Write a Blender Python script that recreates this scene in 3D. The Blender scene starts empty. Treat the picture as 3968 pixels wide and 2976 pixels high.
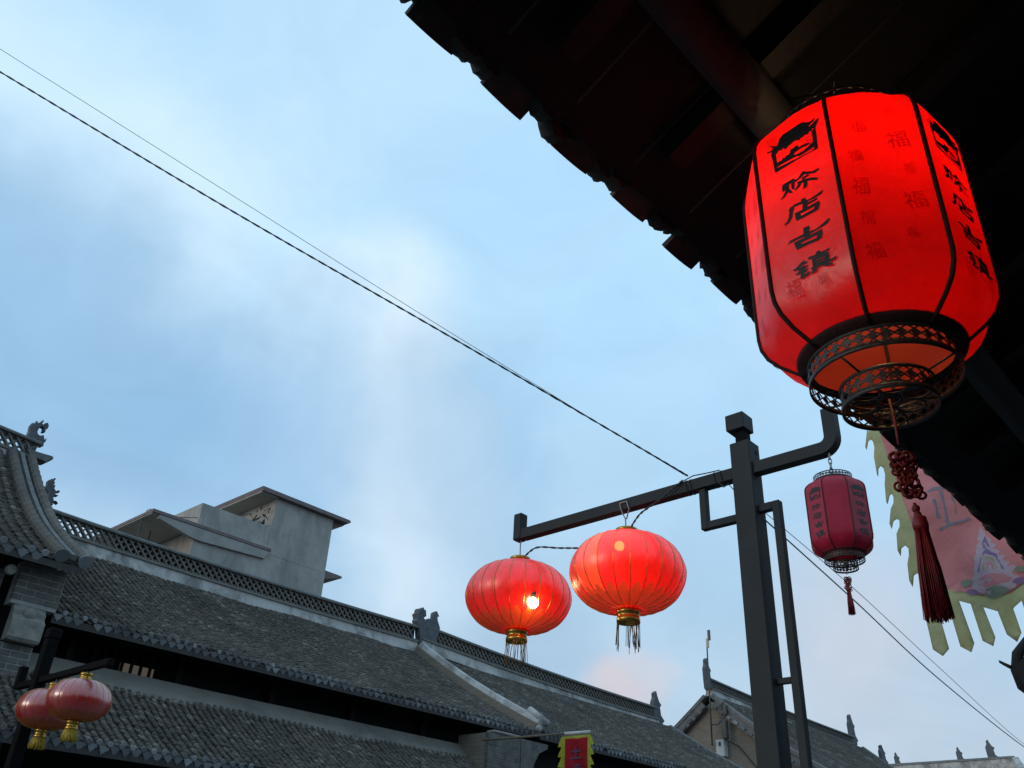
import bpy, bmesh, math, random
import numpy as np
from math import radians, sin, cos, pi, sqrt, atan2
from mathutils import Vector, Matrix

random.seed(7); rng = np.random.default_rng(7)
scene = bpy.context.scene
COL = scene.collection

# ------------------------------------------------------------------ camera
cam_d = bpy.data.cameras.new("camera"); cam = bpy.data.objects.new("camera", cam_d); COL.objects.link(cam)
cam_d.sensor_width = 36.0; cam_d.lens = 31.12; cam_d.clip_start = 0.05; cam_d.clip_end = 2000
_fwd = Vector((-0.598, 0.619, 0.509)).normalized()
_rgt = Vector((0.7193, 0.6947, 0.0))
_up = _rgt.cross(_fwd).normalized()
_roll = radians(3.208)
_r = _rgt * cos(_roll) + _up * sin(_roll)
_u = _up * cos(_roll) - _rgt * sin(_roll)
VIEW = Vector((0, 0, 1.55))
cam.matrix_world = Matrix(((_r.x, _u.x, -_fwd.x, VIEW.x), (_r.y, _u.y, -_fwd.y, VIEW.y), (_r.z, _u.z, -_fwd.z, VIEW.z), (0, 0, 0, 1)))
scene.camera = cam

# ------------------------------------------------------------------ sky
SUN_EL, SUN_ROT = radians(10), radians(200)
world = bpy.data.worlds.new("World"); scene.world = world; world.use_nodes = True
wn, wl = world.node_tree.nodes, world.node_tree.links
wn.clear()
def wnode(t, **kw):
    n = wn.new(t)
    for k, v in kw.items(): setattr(n, k, v)
    return n
w_out = wnode('ShaderNodeOutputWorld'); w_bg = wnode('ShaderNodeBackground'); w_bg.inputs[1].default_value = 0.12
w_sky = wnode('ShaderNodeTexSky', sky_type='NISHITA', sun_disc=False, sun_elevation=SUN_EL, sun_rotation=SUN_ROT,
              air_density=1.0, dust_density=1.5, ozone_density=2.0, altitude=100)
w_tc = wnode('ShaderNodeTexCoord')
w_map = wnode('ShaderNodeMapping'); w_map.inputs['Scale'].default_value = (1.0, 1.0, 1.6); w_map.inputs['Location'].default_value = (3.1, 0.4, 1.7)
wl.new(w_tc.outputs['Generated'], w_map.inputs['Vector'])
w_n1 = wnode('ShaderNodeTexNoise'); w_n1.inputs['Scale'].default_value = 2.1; w_n1.inputs['Detail'].default_value = 5; w_n1.inputs['Roughness'].default_value = 0.48; w_n1.inputs['Distortion'].default_value = 0.5
wl.new(w_map.outputs[0], w_n1.inputs['Vector'])
w_r1 = wnode('ShaderNodeValToRGB'); w_r1.color_ramp.interpolation = 'EASE'
w_r1.color_ramp.elements[0].position = 0.36; w_r1.color_ramp.elements[0].color = (0, 0, 0, 1)
w_r1.color_ramp.elements[1].position = 0.66; w_r1.color_ramp.elements[1].color = (1, 1, 1, 1)
wl.new(w_n1.outputs['Fac'], w_r1.inputs[0])
def wmath(op, a, b=None):
    n = wnode('ShaderNodeMath', operation=op)
    for i, v in enumerate((a, b)):
        if v is None: continue
        if isinstance(v, (int, float)): n.inputs[i].default_value = v
        else: wl.new(v, n.inputs[i])
    return n.outputs[0]
def wmix(fac, a, b, blend='MIX'):
    n = wnode('ShaderNodeMix', data_type='RGBA', blend_type=blend)
    if isinstance(fac, (int, float)): n.inputs[0].default_value = fac
    else: wl.new(fac, n.inputs[0])
    for i, v in ((6, a), (7, b)):
        if isinstance(v, tuple): n.inputs[i].default_value = v + (1,)
        else: wl.new(v, n.inputs[i])
    return n.outputs[2]
def wblob(d, width, power=1.0):
    n = wnode('ShaderNodeVectorMath', operation='DOT_PRODUCT'); n.inputs[1].default_value = Vector(d).normalized()
    wl.new(w_map0.outputs[0], n.inputs[0])
    m = wnode('ShaderNodeMapRange', interpolation_type='SMOOTHSTEP')
    wl.new(n.outputs['Value'], m.inputs[0]); m.inputs[1].default_value = cos(radians(width)); m.inputs[2].default_value = 1.0
    m.inputs[3].default_value = 0.0; m.inputs[4].default_value = power
    return m.outputs[0]
# directions bent by a little noise so that the cloud banks have ragged outlines
w_nd = wnode('ShaderNodeTexNoise'); w_nd.inputs['Scale'].default_value = 2.6; w_nd.inputs['Detail'].default_value = 5; w_nd.inputs['Roughness'].default_value = .55
wl.new(w_tc.outputs['Generated'], w_nd.inputs['Vector'])
w_sub = wnode('ShaderNodeVectorMath', operation='MULTIPLY_ADD'); w_sub.inputs[1].default_value = (0.34,) * 3; w_sub.inputs[2].default_value = (-0.17,) * 3
wl.new(w_nd.outputs['Color'], w_sub.inputs[0])
w_add = wnode('ShaderNodeVectorMath', operation='ADD')
wl.new(w_tc.outputs['Generated'], w_add.inputs[0]); wl.new(w_sub.outputs[0], w_add.inputs[1])
w_map0 = wnode('ShaderNodeVectorMath', operation='NORMALIZE'); wl.new(w_add.outputs[0], w_map0.inputs[0])
SKY_LOW, SKY_HIGH = (2.35, 3.05, 3.85), (3.1, 5.05, 6.75)
w_sep = wnode('ShaderNodeSeparateXYZ'); wl.new(w_tc.outputs['Generated'], w_sep.inputs[0])
w_el = wnode('ShaderNodeMapRange', interpolation_type='SMOOTHSTEP'); wl.new(w_sep.outputs['Z'], w_el.inputs[0])
w_el.inputs[1].default_value = -0.05; w_el.inputs[2].default_value = 0.62
w_grad = wmix(w_el.outputs[0], SKY_LOW, SKY_HIGH)
# a thin even veil over the clear sky, then cloud
w_c = wmix(0.85, w_sky.outputs[0], w_grad)
w_c = wmix(wmath('MULTIPLY', w_r1.outputs[0], 0.22), w_c, (4.6, 5.6, 6.4))
for d, wd, st, colr in (
    ((-0.808, 0.144, 0.571), 15, .55, (4.9, 6.0, 6.8)), ((-0.765, 0.287, 0.577), 11, .32, (4.7, 5.8, 6.6)), ((-0.737, 0.496, 0.459), 11, .72, (4.9, 5.8, 6.45)), ((-0.717, 0.569, 0.402), 9, .60, (4.8, 5.6, 6.2)), ((-0.881, 0.334, 0.334), 8, .4, (4.8, 5.6, 6.2)),
    ((-0.862, 0.205, 0.463), 14, .85, (1.65, 3.05, 4.65)), ((-0.812, 0.412, 0.414), 11, .75, (1.7, 3.1, 4.7)), ((-0.666, 0.618, 0.418), 9, .62, (2.0, 3.3, 4.8)), ((-0.656, 0.721, 0.224), 7, .5, (2.1, 3.1, 4.3)),
    ((-0.585, 0.785, 0.203), 3.0, .5, (4.3, 3.75, 3.95)), ((-0.558, 0.803, 0.213), 3.4, .5, (4.3, 3.75, 3.95)), ((-0.351, 0.890, 0.292), 7, .35, (4.3, 4.1, 4.4)), ((-0.308, 0.926, 0.219), 8, .3, (4.0, 4.0, 4.4))):
    w_c = wmix(wblob(d, wd, st), w_c, colr)
w_nf = wnode('ShaderNodeTexNoise'); w_nf.inputs['Scale'].default_value = 5.5; w_nf.inputs['Detail'].default_value = 8; w_nf.inputs['Roughness'].default_value = .58; w_nf.inputs['Distortion'].default_value = 1.2
wl.new(w_map.outputs[0], w_nf.inputs['Vector'])
w_rf = wnode('ShaderNodeMapRange'); wl.new(w_nf.outputs['Fac'], w_rf.inputs[0]); w_rf.inputs[1].default_value = .3; w_rf.inputs[2].default_value = .7; w_rf.inputs[3].default_value = .965; w_rf.inputs[4].default_value = 1.055
w_c = wmix(1.0, w_c, w_rf.outputs[0], 'MULTIPLY')
w_bg_in = w_c
wl.new(w_bg_in, w_bg.inputs[0]); wl.new(w_bg.outputs[0], w_out.inputs[0])

sun_d = bpy.data.lights.new("sun", 'SUN'); sun_d.energy = 0.5; sun_d.angle = radians(20); sun_d.color = (1.0, 0.86, 0.74)
sun = bpy.data.objects.new("sun", sun_d); COL.objects.link(sun)
_sd = Vector((sin(SUN_ROT) * cos(SUN_EL), cos(SUN_ROT) * cos(SUN_EL), sin(SUN_EL)))
sun.rotation_euler = _sd.to_track_quat('Z', 'Y').to_euler(); sun.location = (0, 0, 40)

vs = scene.view_settings
vs.view_transform = 'Standard'; vs.look = 'None'; vs.exposure = 0.45; vs.gamma = 1.0
try: vs.use_curve_mapping = False
except Exception: pass
scene.cycles.use_denoising = True
scene.cycles.max_bounces = 8; scene.cycles.diffuse_bounces = 4; scene.cycles.transmission_bounces = 6; scene.cycles.transparent_max_bounces = 8
scene.cycles.sample_clamp_indirect = 6.0

# ------------------------------------------------------------------ helpers
def tag(o, label=None, cat=None, group=None, kind=None):
    if label: o['label'] = label
    if cat: o['category'] = cat
    if group: o['group'] = group
    if kind: o['kind'] = kind
    return o
def empty(name, loc=(0, 0, 0), label=None, cat=None, group=None):
    o = bpy.data.objects.new(name, None); COL.objects.link(o); o.location = loc; o.empty_display_size = 0.1
    return tag(o, label, cat, group)
class MB:
    """collects shapes; build() links them as one mesh object (coordinates are world coordinates)"""
    def __init__(s): s.v, s.f, s.sm = [], [], []
    def add(s, vs_, fs_, smooth=False):
        n = len(s.v); s.v += [tuple(p) for p in vs_]
        for f in fs_: s.f.append(tuple(i + n for i in f)); s.sm.append(smooth)
        return s
    def box(s, a, b, M=None):
        x0, y0, z0 = a; x1, y1, z1 = b
        p = [(x0, y0, z0), (x1, y0, z0), (x1, y1, z0), (x0, y1, z0), (x0, y0, z1), (x1, y0, z1), (x1, y1, z1), (x0, y1, z1)]
        if M is not None: p = [M @ Vector(q) for q in p]
        return s.add(p, [(3, 2, 1, 0), (4, 5, 6, 7), (0, 1, 5, 4), (1, 2, 6, 5), (2, 3, 7, 6), (3, 0, 4, 7)])
    def cbox(s, a, b, c=0.01, M=None):
        """box with chamfered edges"""
        bm = bmesh.new(); bmesh.ops.create_cube(bm, size=1)
        a, b = Vector(a), Vector(b)
        for v in bm.verts: v.co = Vector(((v.co.x + .5) * (b.x - a.x) + a.x, (v.co.y + .5) * (b.y - a.y) + a.y, (v.co.z + .5) * (b.z - a.z) + a.z))
        bmesh.ops.bevel(bm, geom=list(bm.edges), offset=c, segments=1, affect='EDGES', profile=0.5)
        bm.verts.index_update()
        p = [v.co.copy() for v in bm.verts]
        if M is not None: p = [M @ q for q in p]
        s.add(p, [[v.index for v in f.verts] for f in bm.faces]); bm.free(); return s
    def tube(s, pts, r, n=8, cap=True, smooth=True, closed=False):
        pts = [Vector(p) for p in pts]; m = len(pts); R = r if isinstance(r, (list, tuple)) else [r] * m
        vs_, fs_ = [], []; prev = None
        for i, p in enumerate(pts):
            if closed: t = pts[(i + 1) % m] - pts[i - 1]
            else: t = pts[min(i + 1, m - 1)] - pts[max(i - 1, 0)]
            t.normalize()
            ref = prev if prev is not None else (Vector((0, 0, 1)) if abs(t.z) < .9 else Vector((1, 0, 0)))
            a = ref - t * ref.dot(t); a.normalize(); prev = a; b = t.cross(a)
            for k in range(n):
                q = 2 * pi * k / n; vs_.append(p + (a * cos(q) + b * sin(q)) * R[i])
        for i in range(m if closed else m - 1):
            j = (i + 1) % m
            for k in range(n): fs_.append((i * n + k, i * n + (k + 1) % n, j * n + (k + 1) % n, j * n + k))
        if cap and not closed: fs_ += [tuple(range(n))[::-1], tuple((m - 1) * n + k for k in range(n))]
        return s.add(vs_, fs_, smooth)
    def lathe(s, prof, c, n=32, smooth=True, arc=None):
        """prof: list of (r, z); c: centre (x, y)"""
        vs_, fs_ = [], []
        for r, z in prof:
            for k in range(n): q = 2 * pi * k / n; vs_.append((c[0] + r * cos(q), c[1] + r * sin(q), z))
        for i in range(len(prof) - 1):
            for k in range(n): fs_.append((i * n + k, i * n + (k + 1) % n, (i + 1) * n + (k + 1) % n, (i + 1) * n + k))
        return s.add(vs_, fs_, smooth)
    def prism(s, poly, t, M, inset=0.0):
        """poly in local (x, y); thickness t in local z; optional inset of the two faces (chamfer)"""
        n = len(poly)
        cx = sum(p[0] for p in poly) / n; cy = sum(p[1] for p in poly) / n
        area = sum(poly[i][0] * poly[(i + 1) % n][1] - poly[(i + 1) % n][0] * poly[i][1] for i in range(n))
        if area < 0: poly = poly[::-1]
        vs_ = []
        lev = [(-t / 2, 0), (t / 2, 0)] if not inset else [(-t / 2, inset), (-t / 2 * .45, 0), (t / 2 * .45, 0), (t / 2, inset)]
        nor = []
        for i in range(n):
            a, b = Vector(poly[i - 1]), Vector(poly[(i + 1) % n]); d = (b - a)
            d = d.normalized() if d.length > 1e-9 else Vector((1, 0)); nor.append(Vector((d.y, -d.x)))
        for z, ins in lev:
            for p, q in zip(poly, nor): vs_.append(M @ Vector((p[0] - q.x * ins, p[1] - q.y * ins, z)))
        fs_ = [tuple(range(n))[::-1], tuple((len(lev) - 1) * n + k for k in range(n))]
        for l in range(len(lev) - 1):
            for k in range(n): fs_.append((l * n + k, l * n + (k + 1) % n, (l + 1) * n + (k + 1) % n, (l + 1) * n + k))
        return s.add(vs_, fs_)
    def sweep(s, path, prof, up=(0, 0, 1), cap=True, smooth=False):
        """closed profile (list of (a, b): a sideways, b up) swept along a path"""
        path = [Vector(p) for p in path]; m, n = len(path), len(prof); up = Vector(up); vs_, fs_ = [], []
        for i, p in enumerate(path):
            t = (path[min(i + 1, m - 1)] - path[max(i - 1, 0)]).normalized()
            a = t.cross(up).normalized(); b = a.cross(t)
            k = 1.0
            if 0 < i < m - 1:
                t0 = (path[i] - path[i - 1]).normalized(); c = max(.3, t.dot(t0)); k = 1 / c
            for u, w in prof:
                vs_.append(p + a * u + b * w)
        for i in range(m - 1):
            for k in range(n): fs_.append((i * n + k, i * n + (k + 1) % n, (i + 1) * n + (k + 1) % n, (i + 1) * n + k))
        if cap: fs_ += [tuple(range(n))[::-1], tuple((m - 1) * n + k for k in range(n))]
        return s.add(vs_, fs_, smooth)
    def sphere(s, c, r, n=12, m=8, sc=(1, 1, 1)):
        vs_, fs_ = [], []
        for i in range(m + 1):
            th = pi * i / m
            for k in range(n): vs_.append((c[0] + sc[0] * r * sin(th) * cos(2 * pi * k / n), c[1] + sc[1] * r * sin(th) * sin(2 * pi * k / n), c[2] + sc[2] * r * cos(th)))
        for i in range(m):
            for k in range(n): fs_.append((i * n + k, (i + 1) * n + k, (i + 1) * n + (k + 1) % n, i * n + (k + 1) % n))
        return s.add(vs_, fs_, True)
    def mesh(s, name, mat):
        me = bpy.data.meshes.new(name); me.from_pydata(s.v, [], s.f); me.validate()
        if len(me.polygons) == len(s.sm): me.polygons.foreach_set('use_smooth', s.sm)
        for m in (mat if isinstance(mat, (list, tuple)) else [mat]): me.materials.append(m)
        me.update(); return me
    def build(s, name, mat, parent=None, **kw):
        o = bpy.data.objects.new(name, s.mesh(name, mat)); COL.objects.link(o)
        if parent is not None: setpar(o, parent)
        return tag(o, **kw)
def wmat(o):
    M = o.matrix_basis.copy(); p = o.parent
    while p: M = p.matrix_basis @ o.matrix_parent_inverse @ M if o.parent is p else p.matrix_basis @ M; p = p.parent
    return M
WM = {}
def setpar(o, parent):
    """parent while keeping world coordinates (things stand unrotated, so only offsets count)"""
    o.parent = parent
    off = Vector((0, 0, 0)); p = parent
    while p is not None:
        off += p.location
        p = p.parent
    o.location = o.location - off
    return o
def inst(name, me, M, parent, **kw):
    """one more object that shares a mesh; M is its world matrix"""
    o = bpy.data.objects.new(name, me); COL.objects.link(o)
    off = Vector((0, 0, 0)); p = parent
    while p is not None: off += p.location; p = p.parent
    o.parent = parent
    o.matrix_basis = Matrix.Translation(-off) @ M
    return tag(o, **kw)
def copy_tree(o, delta, parent=None):
    c = o.copy(); COL.objects.link(c); c.parent = parent
    if parent is None: c.location = o.location + Vector(delta)
    for ch in o.children: copy_tree(ch, delta, c)
    return c
def T(x, y, z): return Matrix.Translation((x, y, z))
def basis(o, x, y, z):
    x, y, z, o = Vector(x), Vector(y), Vector(z), Vector(o)
    return Matrix(((x.x, y.x, z.x, o.x), (x.y, y.y, z.y, o.y), (x.z, y.z, z.z, o.z), (0, 0, 0, 1)))

# ------------------------------------------------------------------ materials
def mat(name):
    m = bpy.data.materials.new(name); m.use_nodes = True; m.node_tree.nodes.clear()
    return m
class NT:
    def __init__(s, name):
        s.m = mat(name); s.n = s.m.node_tree.nodes; s.l = s.m.node_tree.links
        s.out = s.n.new('ShaderNodeOutputMaterial')
    def node(s, t, **kw):
        n = s.n.new(t)
        for k, v in kw.items():
            if k.startswith('i_'):
                key = k[2:].replace('_', ' ')
                sock = n.inputs[int(key)] if key.isdigit() else n.inputs[key]
                s.put(sock, v)
            else: setattr(n, k, v)
        return n
    def put(s, sock, v):
        if hasattr(v, 'is_output') or isinstance(v, bpy.types.NodeSocket): s.l.new(v, sock)
        elif isinstance(v, tuple) and len(v) == 3 and len(sock.default_value) == 4: sock.default_value = v + (1,)
        else: sock.default_value = v
    def noise(s, scale, detail=4, rough=.55, coord='Object', dist=0, stretch=None):
        tc = s.node('ShaderNodeTexCoord') if coord != 'Pos' else s.node('ShaderNodeNewGeometry')
        v = tc.outputs['Position' if coord == 'Pos' else coord]
        if stretch:
            mp = s.node('ShaderNodeMapping'); mp.inputs['Scale'].default_value = stretch; s.l.new(v, mp.inputs[0]); v = mp.outputs[0]
        n = s.node('ShaderNodeTexNoise', i_Scale=scale, i_Detail=detail, i_Roughness=rough, i_Distortion=dist, i_Vector=v)
        return n.outputs['Fac']
    def ramp(s, fac, *stops, interp='LINEAR'):
        r = s.node('ShaderNodeValToRGB'); e = r.color_ramp.elements; r.color_ramp.interpolation = interp
        while len(e) < len(stops): e.new(0.5)
        for q, (p, c) in zip(e, stops): q.position = p; q.color = (c + (1,)) if isinstance(c, tuple) else (c, c, c, 1)
        s.l.new(fac, r.inputs[0]); return r.outputs[0]
    def mix(s, fac, a, b, blend='MIX'):
        n = s.node('ShaderNodeMix', data_type='RGBA', blend_type=blend)
        s.put(n.inputs[0], fac); s.put(n.inputs[6], a); s.put(n.inputs[7], b); return n.outputs[2]
    def math(s, op, a, b=0.0, c=0.0):
        n = s.node('ShaderNodeMath', operation=op); s.put(n.inputs[0], a); s.put(n.inputs[1], b); s.put(n.inputs[2], c); return n.outputs[0]
    def bump(s, h, strength=.3, dist=.01):
        return s.node('ShaderNodeBump', i_Strength=strength, i_Distance=dist, i_Height=h).outputs[0]
    def pbr(s, color, rough=.7, metal=0.0, normal=None, spec=.5, **kw):
        b = s.node('ShaderNodeBsdfPrincipled'); s.put(b.inputs['Base Color'], color); s.put(b.inputs['Roughness'], rough); s.put(b.inputs['Metallic'], metal)
        b.inputs['Specular IOR Level'].default_value = spec
        if normal is not None: s.l.new(normal, b.inputs['Normal'])
        for k, v in kw.items(): s.put(b.inputs[k.replace('_', ' ')], v)
        return b.outputs[0]
    def done(s, sh): s.l.new(sh, s.out.inputs[0]); return s.m

def m_tile(name, c0, c1, light=(.22, .22, .21)):
    t = NT(name)
    oi = t.node('ShaderNodeObjectInfo'); at = t.node('ShaderNodeAttribute', attribute_name='tint')
    rnd = t.math('FRACT', t.math('ADD', oi.outputs['Random'], at.outputs['Fac']))
    col = t.ramp(rnd, (0.0, c0), (.55, tuple((a + b) / 2 for a, b in zip(c0, c1))), (.90, c1), (1.0, light))
    n1 = t.noise(1.1, 5, .6, 'Pos'); col = t.mix(t.ramp(n1, (.38, 0.0), (.7, .75)), col, (.055, .053, .047))
    n2 = t.noise(14, 4, .6, 'Pos'); col = t.mix(t.ramp(n2, (.60, 0.0), (.78, .32)), col, tuple(c * 1.0 for c in light))
    n3 = t.noise(2.6, 3, .5, 'Pos'); col = t.mix(t.ramp(n3, (.55, 0.0), (.75, .5)), col, (.115, .088, .065))
    return t.done(t.pbr(col, .85, 0, t.bump(t.noise(40, 4, .6, 'Pos'), .35, .01), .3))
def m_noisy(name, c0, c1, scale=3, rough=.8, bump=.3, bscale=30, dirt=None, dscale=1.2, dlo=.5, dhi=.72, spec=.4, coord='Pos', stretch=None, metal=0):
    t = NT(name); col = t.mix(t.ramp(t.noise(scale, 6, .6, coord), (.35, 0.0), (.68, 1.0)), c0, c1)
    if dirt: col = t.mix(t.ramp(t.noise(dscale, 7, .68, coord, .6, stretch), (dlo, 0.0), (dhi, .85)), col, dirt)
    return t.done(t.pbr(col, rough, metal, t.bump(t.noise(bscale, 5, .6, coord), bump, .01), spec))
M = {}
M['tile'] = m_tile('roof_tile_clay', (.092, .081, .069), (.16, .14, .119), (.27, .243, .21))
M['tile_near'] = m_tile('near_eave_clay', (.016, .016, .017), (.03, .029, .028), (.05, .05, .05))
M['tile_pale'] = m_tile('edge_tile_clay', (.12, .13, .14), (.24, .25, .26), (.32, .33, .34))
M['mortar_dark'] = m_noisy('roof_bed', (.03, .03, .03), (.05, .048, .045), 8)
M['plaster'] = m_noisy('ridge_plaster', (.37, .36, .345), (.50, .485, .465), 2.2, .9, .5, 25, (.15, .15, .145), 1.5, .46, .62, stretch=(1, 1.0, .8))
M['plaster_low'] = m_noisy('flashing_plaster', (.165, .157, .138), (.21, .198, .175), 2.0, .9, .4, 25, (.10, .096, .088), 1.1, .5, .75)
M['ridge_dark'] = m_noisy('ridge_clay', (.10, .102, .10), (.165, .165, .16), 5, .85, .4, 30)
M['lattice'] = m_noisy('lattice_clay', (.12, .11, .10), (.18, .165, .15), 6, .85, .4, 30)
M['lattice_back'] = m_noisy('lattice_backing_clay', (.035, .036, .038), (.05, .05, .05), 6, .9)
M['ornament'] = m_noisy('ornament_clay', (.075, .085, .10), (.12, .13, .145), 9, .8, .5, 22, (.045, .05, .055), 5)
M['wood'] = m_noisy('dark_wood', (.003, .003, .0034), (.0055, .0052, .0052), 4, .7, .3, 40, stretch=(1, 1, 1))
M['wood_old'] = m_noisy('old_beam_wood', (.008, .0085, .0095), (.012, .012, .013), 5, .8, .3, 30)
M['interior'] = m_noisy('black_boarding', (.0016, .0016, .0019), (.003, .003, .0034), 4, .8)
M['brick'] = m_noisy('grey_brick', (.08, .079, .073), (.15, .143, .13), 5, .9, .4, 40, (.065, .066, .064), 3)
M['brick_mortar'] = m_noisy('lime_mortar', (.22, .22, .215), (.3, .295, .285), 8, .95)
M['stone'] = m_noisy('carved_stone', (.18, .175, .155), (.26, .25, .22), 5, .9, .3, 30, (.09, .09, .085), 4)
M['concrete'] = m_noisy('bare_concrete', (.31, .297, .275), (.40, .382, .355), 1.6, .92, .3, 18, (.21, .205, .195), 1.3, .47, .66, stretch=(1, 1, .32))
M['concrete_dark'] = m_noisy('weathered_concrete', (.26, .25, .235), (.36, .34, .32), 2, .92, .3, 18)
M['soffit'] = m_noisy('soffit_paint', (.30, .28, .24), (.36, .335, .29), 1.5, .9, .1)
M['rust_edge'] = m_noisy('purple_brown_fascia', (.15, .115, .115), (.20, .16, .16), 3, .8)
M['post'] = m_noisy('grey_painted_steel', (.018, .023, .026), (.025, .030, .033), 3, .6, .10, 60, (.034, .019, .014), 2.2, .56, .74, spec=.16)
M['post_dark'] = m_noisy('black_painted_steel', (.004, .0045, .005), (.006, .0065, .007), 3, .7, .06, 60, spec=.05)
M['metal_black'] = m_noisy('blackened_brass', (.012, .012, .011), (.035, .032, .027), 60, .5, .2, 90, spec=.5, coord='Object')
M['wire'] = m_noisy('wire_sheath', (.02, .021, .022), (.03, .03, .032), 8, .6)
M['wire_grey'] = m_noisy('grey_wire_sheath', (.22, .24, .26), (.28, .30, .32), 8, .5)
M['chain'] = m_noisy('galvanised_chain', (.16, .17, .18), (.24, .25, .26), 20, .45, .1, metal=.7)
M['ground'] = m_noisy('paving_stone', (.10, .10, .098), (.15, .148, .142), .8, .85, .4, 6)
M['gilt'] = m_noisy('gilt_plastic', (.32, .18, .03), (.5, .30, .06), 30, .28, .1, 60, metal=.75, coord='Object')
M['antenna'] = m_noisy('dull_steel', (.05, .05, .05), (.08, .08, .08), 8, .5)
M['box_white'] = m_noisy('white_plastic', (.50, .5, .48), (.58, .58, .56), 6, .5)
M['cream'] = m_noisy('cream_paint', (.42, .38, .28), (.5, .46, .34), 6, .6)
M['leaf'] = m_noisy('dark_leaf', (.02, .028, .02), (.035, .045, .03), 8, .7)

def m_brick_far(name):
    t = NT(name)
    tc = t.node('ShaderNodeNewGeometry'); mp = t.node('ShaderNodeMapping'); mp.inputs['Rotation'].default_value = (radians(90), 0, 0); t.l.new(tc.outputs['Position'], mp.inputs[0])
    b = t.node('ShaderNodeTexBrick', i_Vector=mp.outputs[0], i_Scale=1.0); b.inputs['Brick Width'].default_value = .28; b.inputs['Row Height'].default_value = .085; b.inputs['Mortar Size'].default_value = .008
    b.inputs['Color1'].default_value = (.20, .165, .125, 1); b.inputs['Color2'].default_value = (.25, .21, .165, 1); b.inputs['Mortar'].default_value = (.17, .15, .125, 1)
    col = t.mix(t.ramp(t.noise(.8, 6, .6, 'Pos'), (.4, 0.0), (.7, .6)), b.outputs['Color'], (.17, .15, .13))
    return t.done(t.pbr(col, .9, 0, t.bump(b.outputs['Fac'], -.3, .01), .3))
M['brick_far'] = m_brick_far('tan_brick_far')

def m_cloth_lit(name, through, outer, inner, gloss=.06, grough=.35, clear=0.0, ctint=(1, .2, .08), wthrough=.75, scale=9):
    """a lantern skin: the outside lets the lamp's light through, the inside is a paler lining"""
    t = NT(name); g = t.node('ShaderNodeNewGeometry')
    fib = t.mix(1.0, t.ramp(t.noise(scale, 6, .65), (.3, .74), (.66, 1.0)), t.ramp(t.noise(scale * 30, 2, .5), (.3, .9), (.7, 1.0)), 'MULTIPLY')
    nb = t.bump(t.noise(scale * 1.3, 4, .55, 'Object', 1.0, (1, 1, .5)), .25, .02)
    tr = t.node('ShaderNodeBsdfTranslucent', i_Color=t.mix(1.0, through, fib, 'MULTIPLY'))
    df = t.node('ShaderNodeBsdfDiffuse', i_Color=t.mix(1.0, outer, fib, 'MULTIPLY'))
    t.l.new(nb, df.inputs['Normal'])
    a = t.node('ShaderNodeMixShader', i_0=wthrough); t.l.new(df.outputs[0], a.inputs[1]); t.l.new(tr.outputs[0], a.inputs[2])
    gl = t.node('ShaderNodeBsdfGlossy', i_Roughness=grough); gl.inputs['Color'].default_value = (.9, .86, .86, 1)
    t.l.new(nb, gl.inputs['Normal'])
    lw = t.node('ShaderNodeLayerWeight', i_Blend=.35)
    fac = t.math('ADD', t.math('MULTIPLY', lw.outputs['Facing'], gloss * 1.6), gloss * .35)
    b = t.node('ShaderNodeMixShader', i_0=fac); t.l.new(a.outputs[0], b.inputs[1]); t.l.new(gl.outputs[0], b.inputs[2])
    din = t.node('ShaderNodeBsdfDiffuse', i_Color=inner)
    tin = t.node('ShaderNodeBsdfTranslucent', i_Color=through)
    ci = t.node('ShaderNodeMixShader', i_0=.25); t.l.new(din.outputs[0], ci.inputs[1]); t.l.new(tin.outputs[0], ci.inputs[2])
    c = t.node('ShaderNodeMixShader'); t.l.new(g.outputs['Backfacing'], c.inputs[0]); t.l.new(b.outputs[0], c.inputs[1]); t.l.new(ci.outputs[0], c.inputs[2])
    sh = c.outputs[0]
    if clear > 0:
        tp = t.node('ShaderNodeBsdfTransparent', i_Color=ctint)
        d = t.node('ShaderNodeMixShader', i_0=clear); t.l.new(sh, d.inputs[1]); t.l.new(tp.outputs[0], d.inputs[2]); sh = d.outputs[0]
    return t.done(sh)
M['paper_red'] = m_cloth_lit('red_lantern_cloth', (.95, .004, .002), (.50, .012, .018), (.38, .065, .045), .10, .42)
M['paper_faint'] = m_cloth_lit('red_cloth_faint_print', (.80, .0035, .002), (.43, .011, .014), (.55, .13, .10), .09, .38)
M['cloth_crimson'] = m_cloth_lit('crimson_lantern_cloth', (.55, .012, .04), (.58, .016, .062), (.4, .08, .08), .06, .4, wthrough=.45)
M['silk_red'] = m_cloth_lit('red_lantern_silk', (.9, .018, .008), (.72, .015, .02), (.75, .2, .12), .17, .40, .03, wthrough=.62)
M['silk_orange'] = m_cloth_lit('orange_glow_silk', (.95, .10, .02), (.62, .06, .03), (.75, .3, .15), .2, .38, .03)  # orange lamp glow of the torn gore, put into its cloth colour
M['silk_plain'] = m_cloth_lit('red_lantern_silk_unlit', (.6, .012, .010), (.62, .006, .009), (.6, .1, .08), .30, .30, wthrough=.35)
def m_flat(name, c, rough=.6, spec=.4): t = NT(name); return t.done(t.pbr(c, rough, 0, None, spec))
M['print_black'] = m_noisy('black_print', (.006, .006, .006), (.014, .012, .012), 30, .5, .1, 60, coord='Object')
M['piping'] = m_noisy('dark_piping_braid', (.018, .004, .004), (.035, .008, .007), 80, .85, .4, 200, coord='Object')
M['piping_crimson'] = m_noisy('crimson_seam_braid', (.07, .006, .014), (.11, .01, .02), 80, .85, .4, 200, coord='Object')
M['cord_red'] = m_noisy('red_silk_cord', (.10, .007, .008), (.19, .012, .012), 60, .55, .3, 120, coord='Object')
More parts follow.
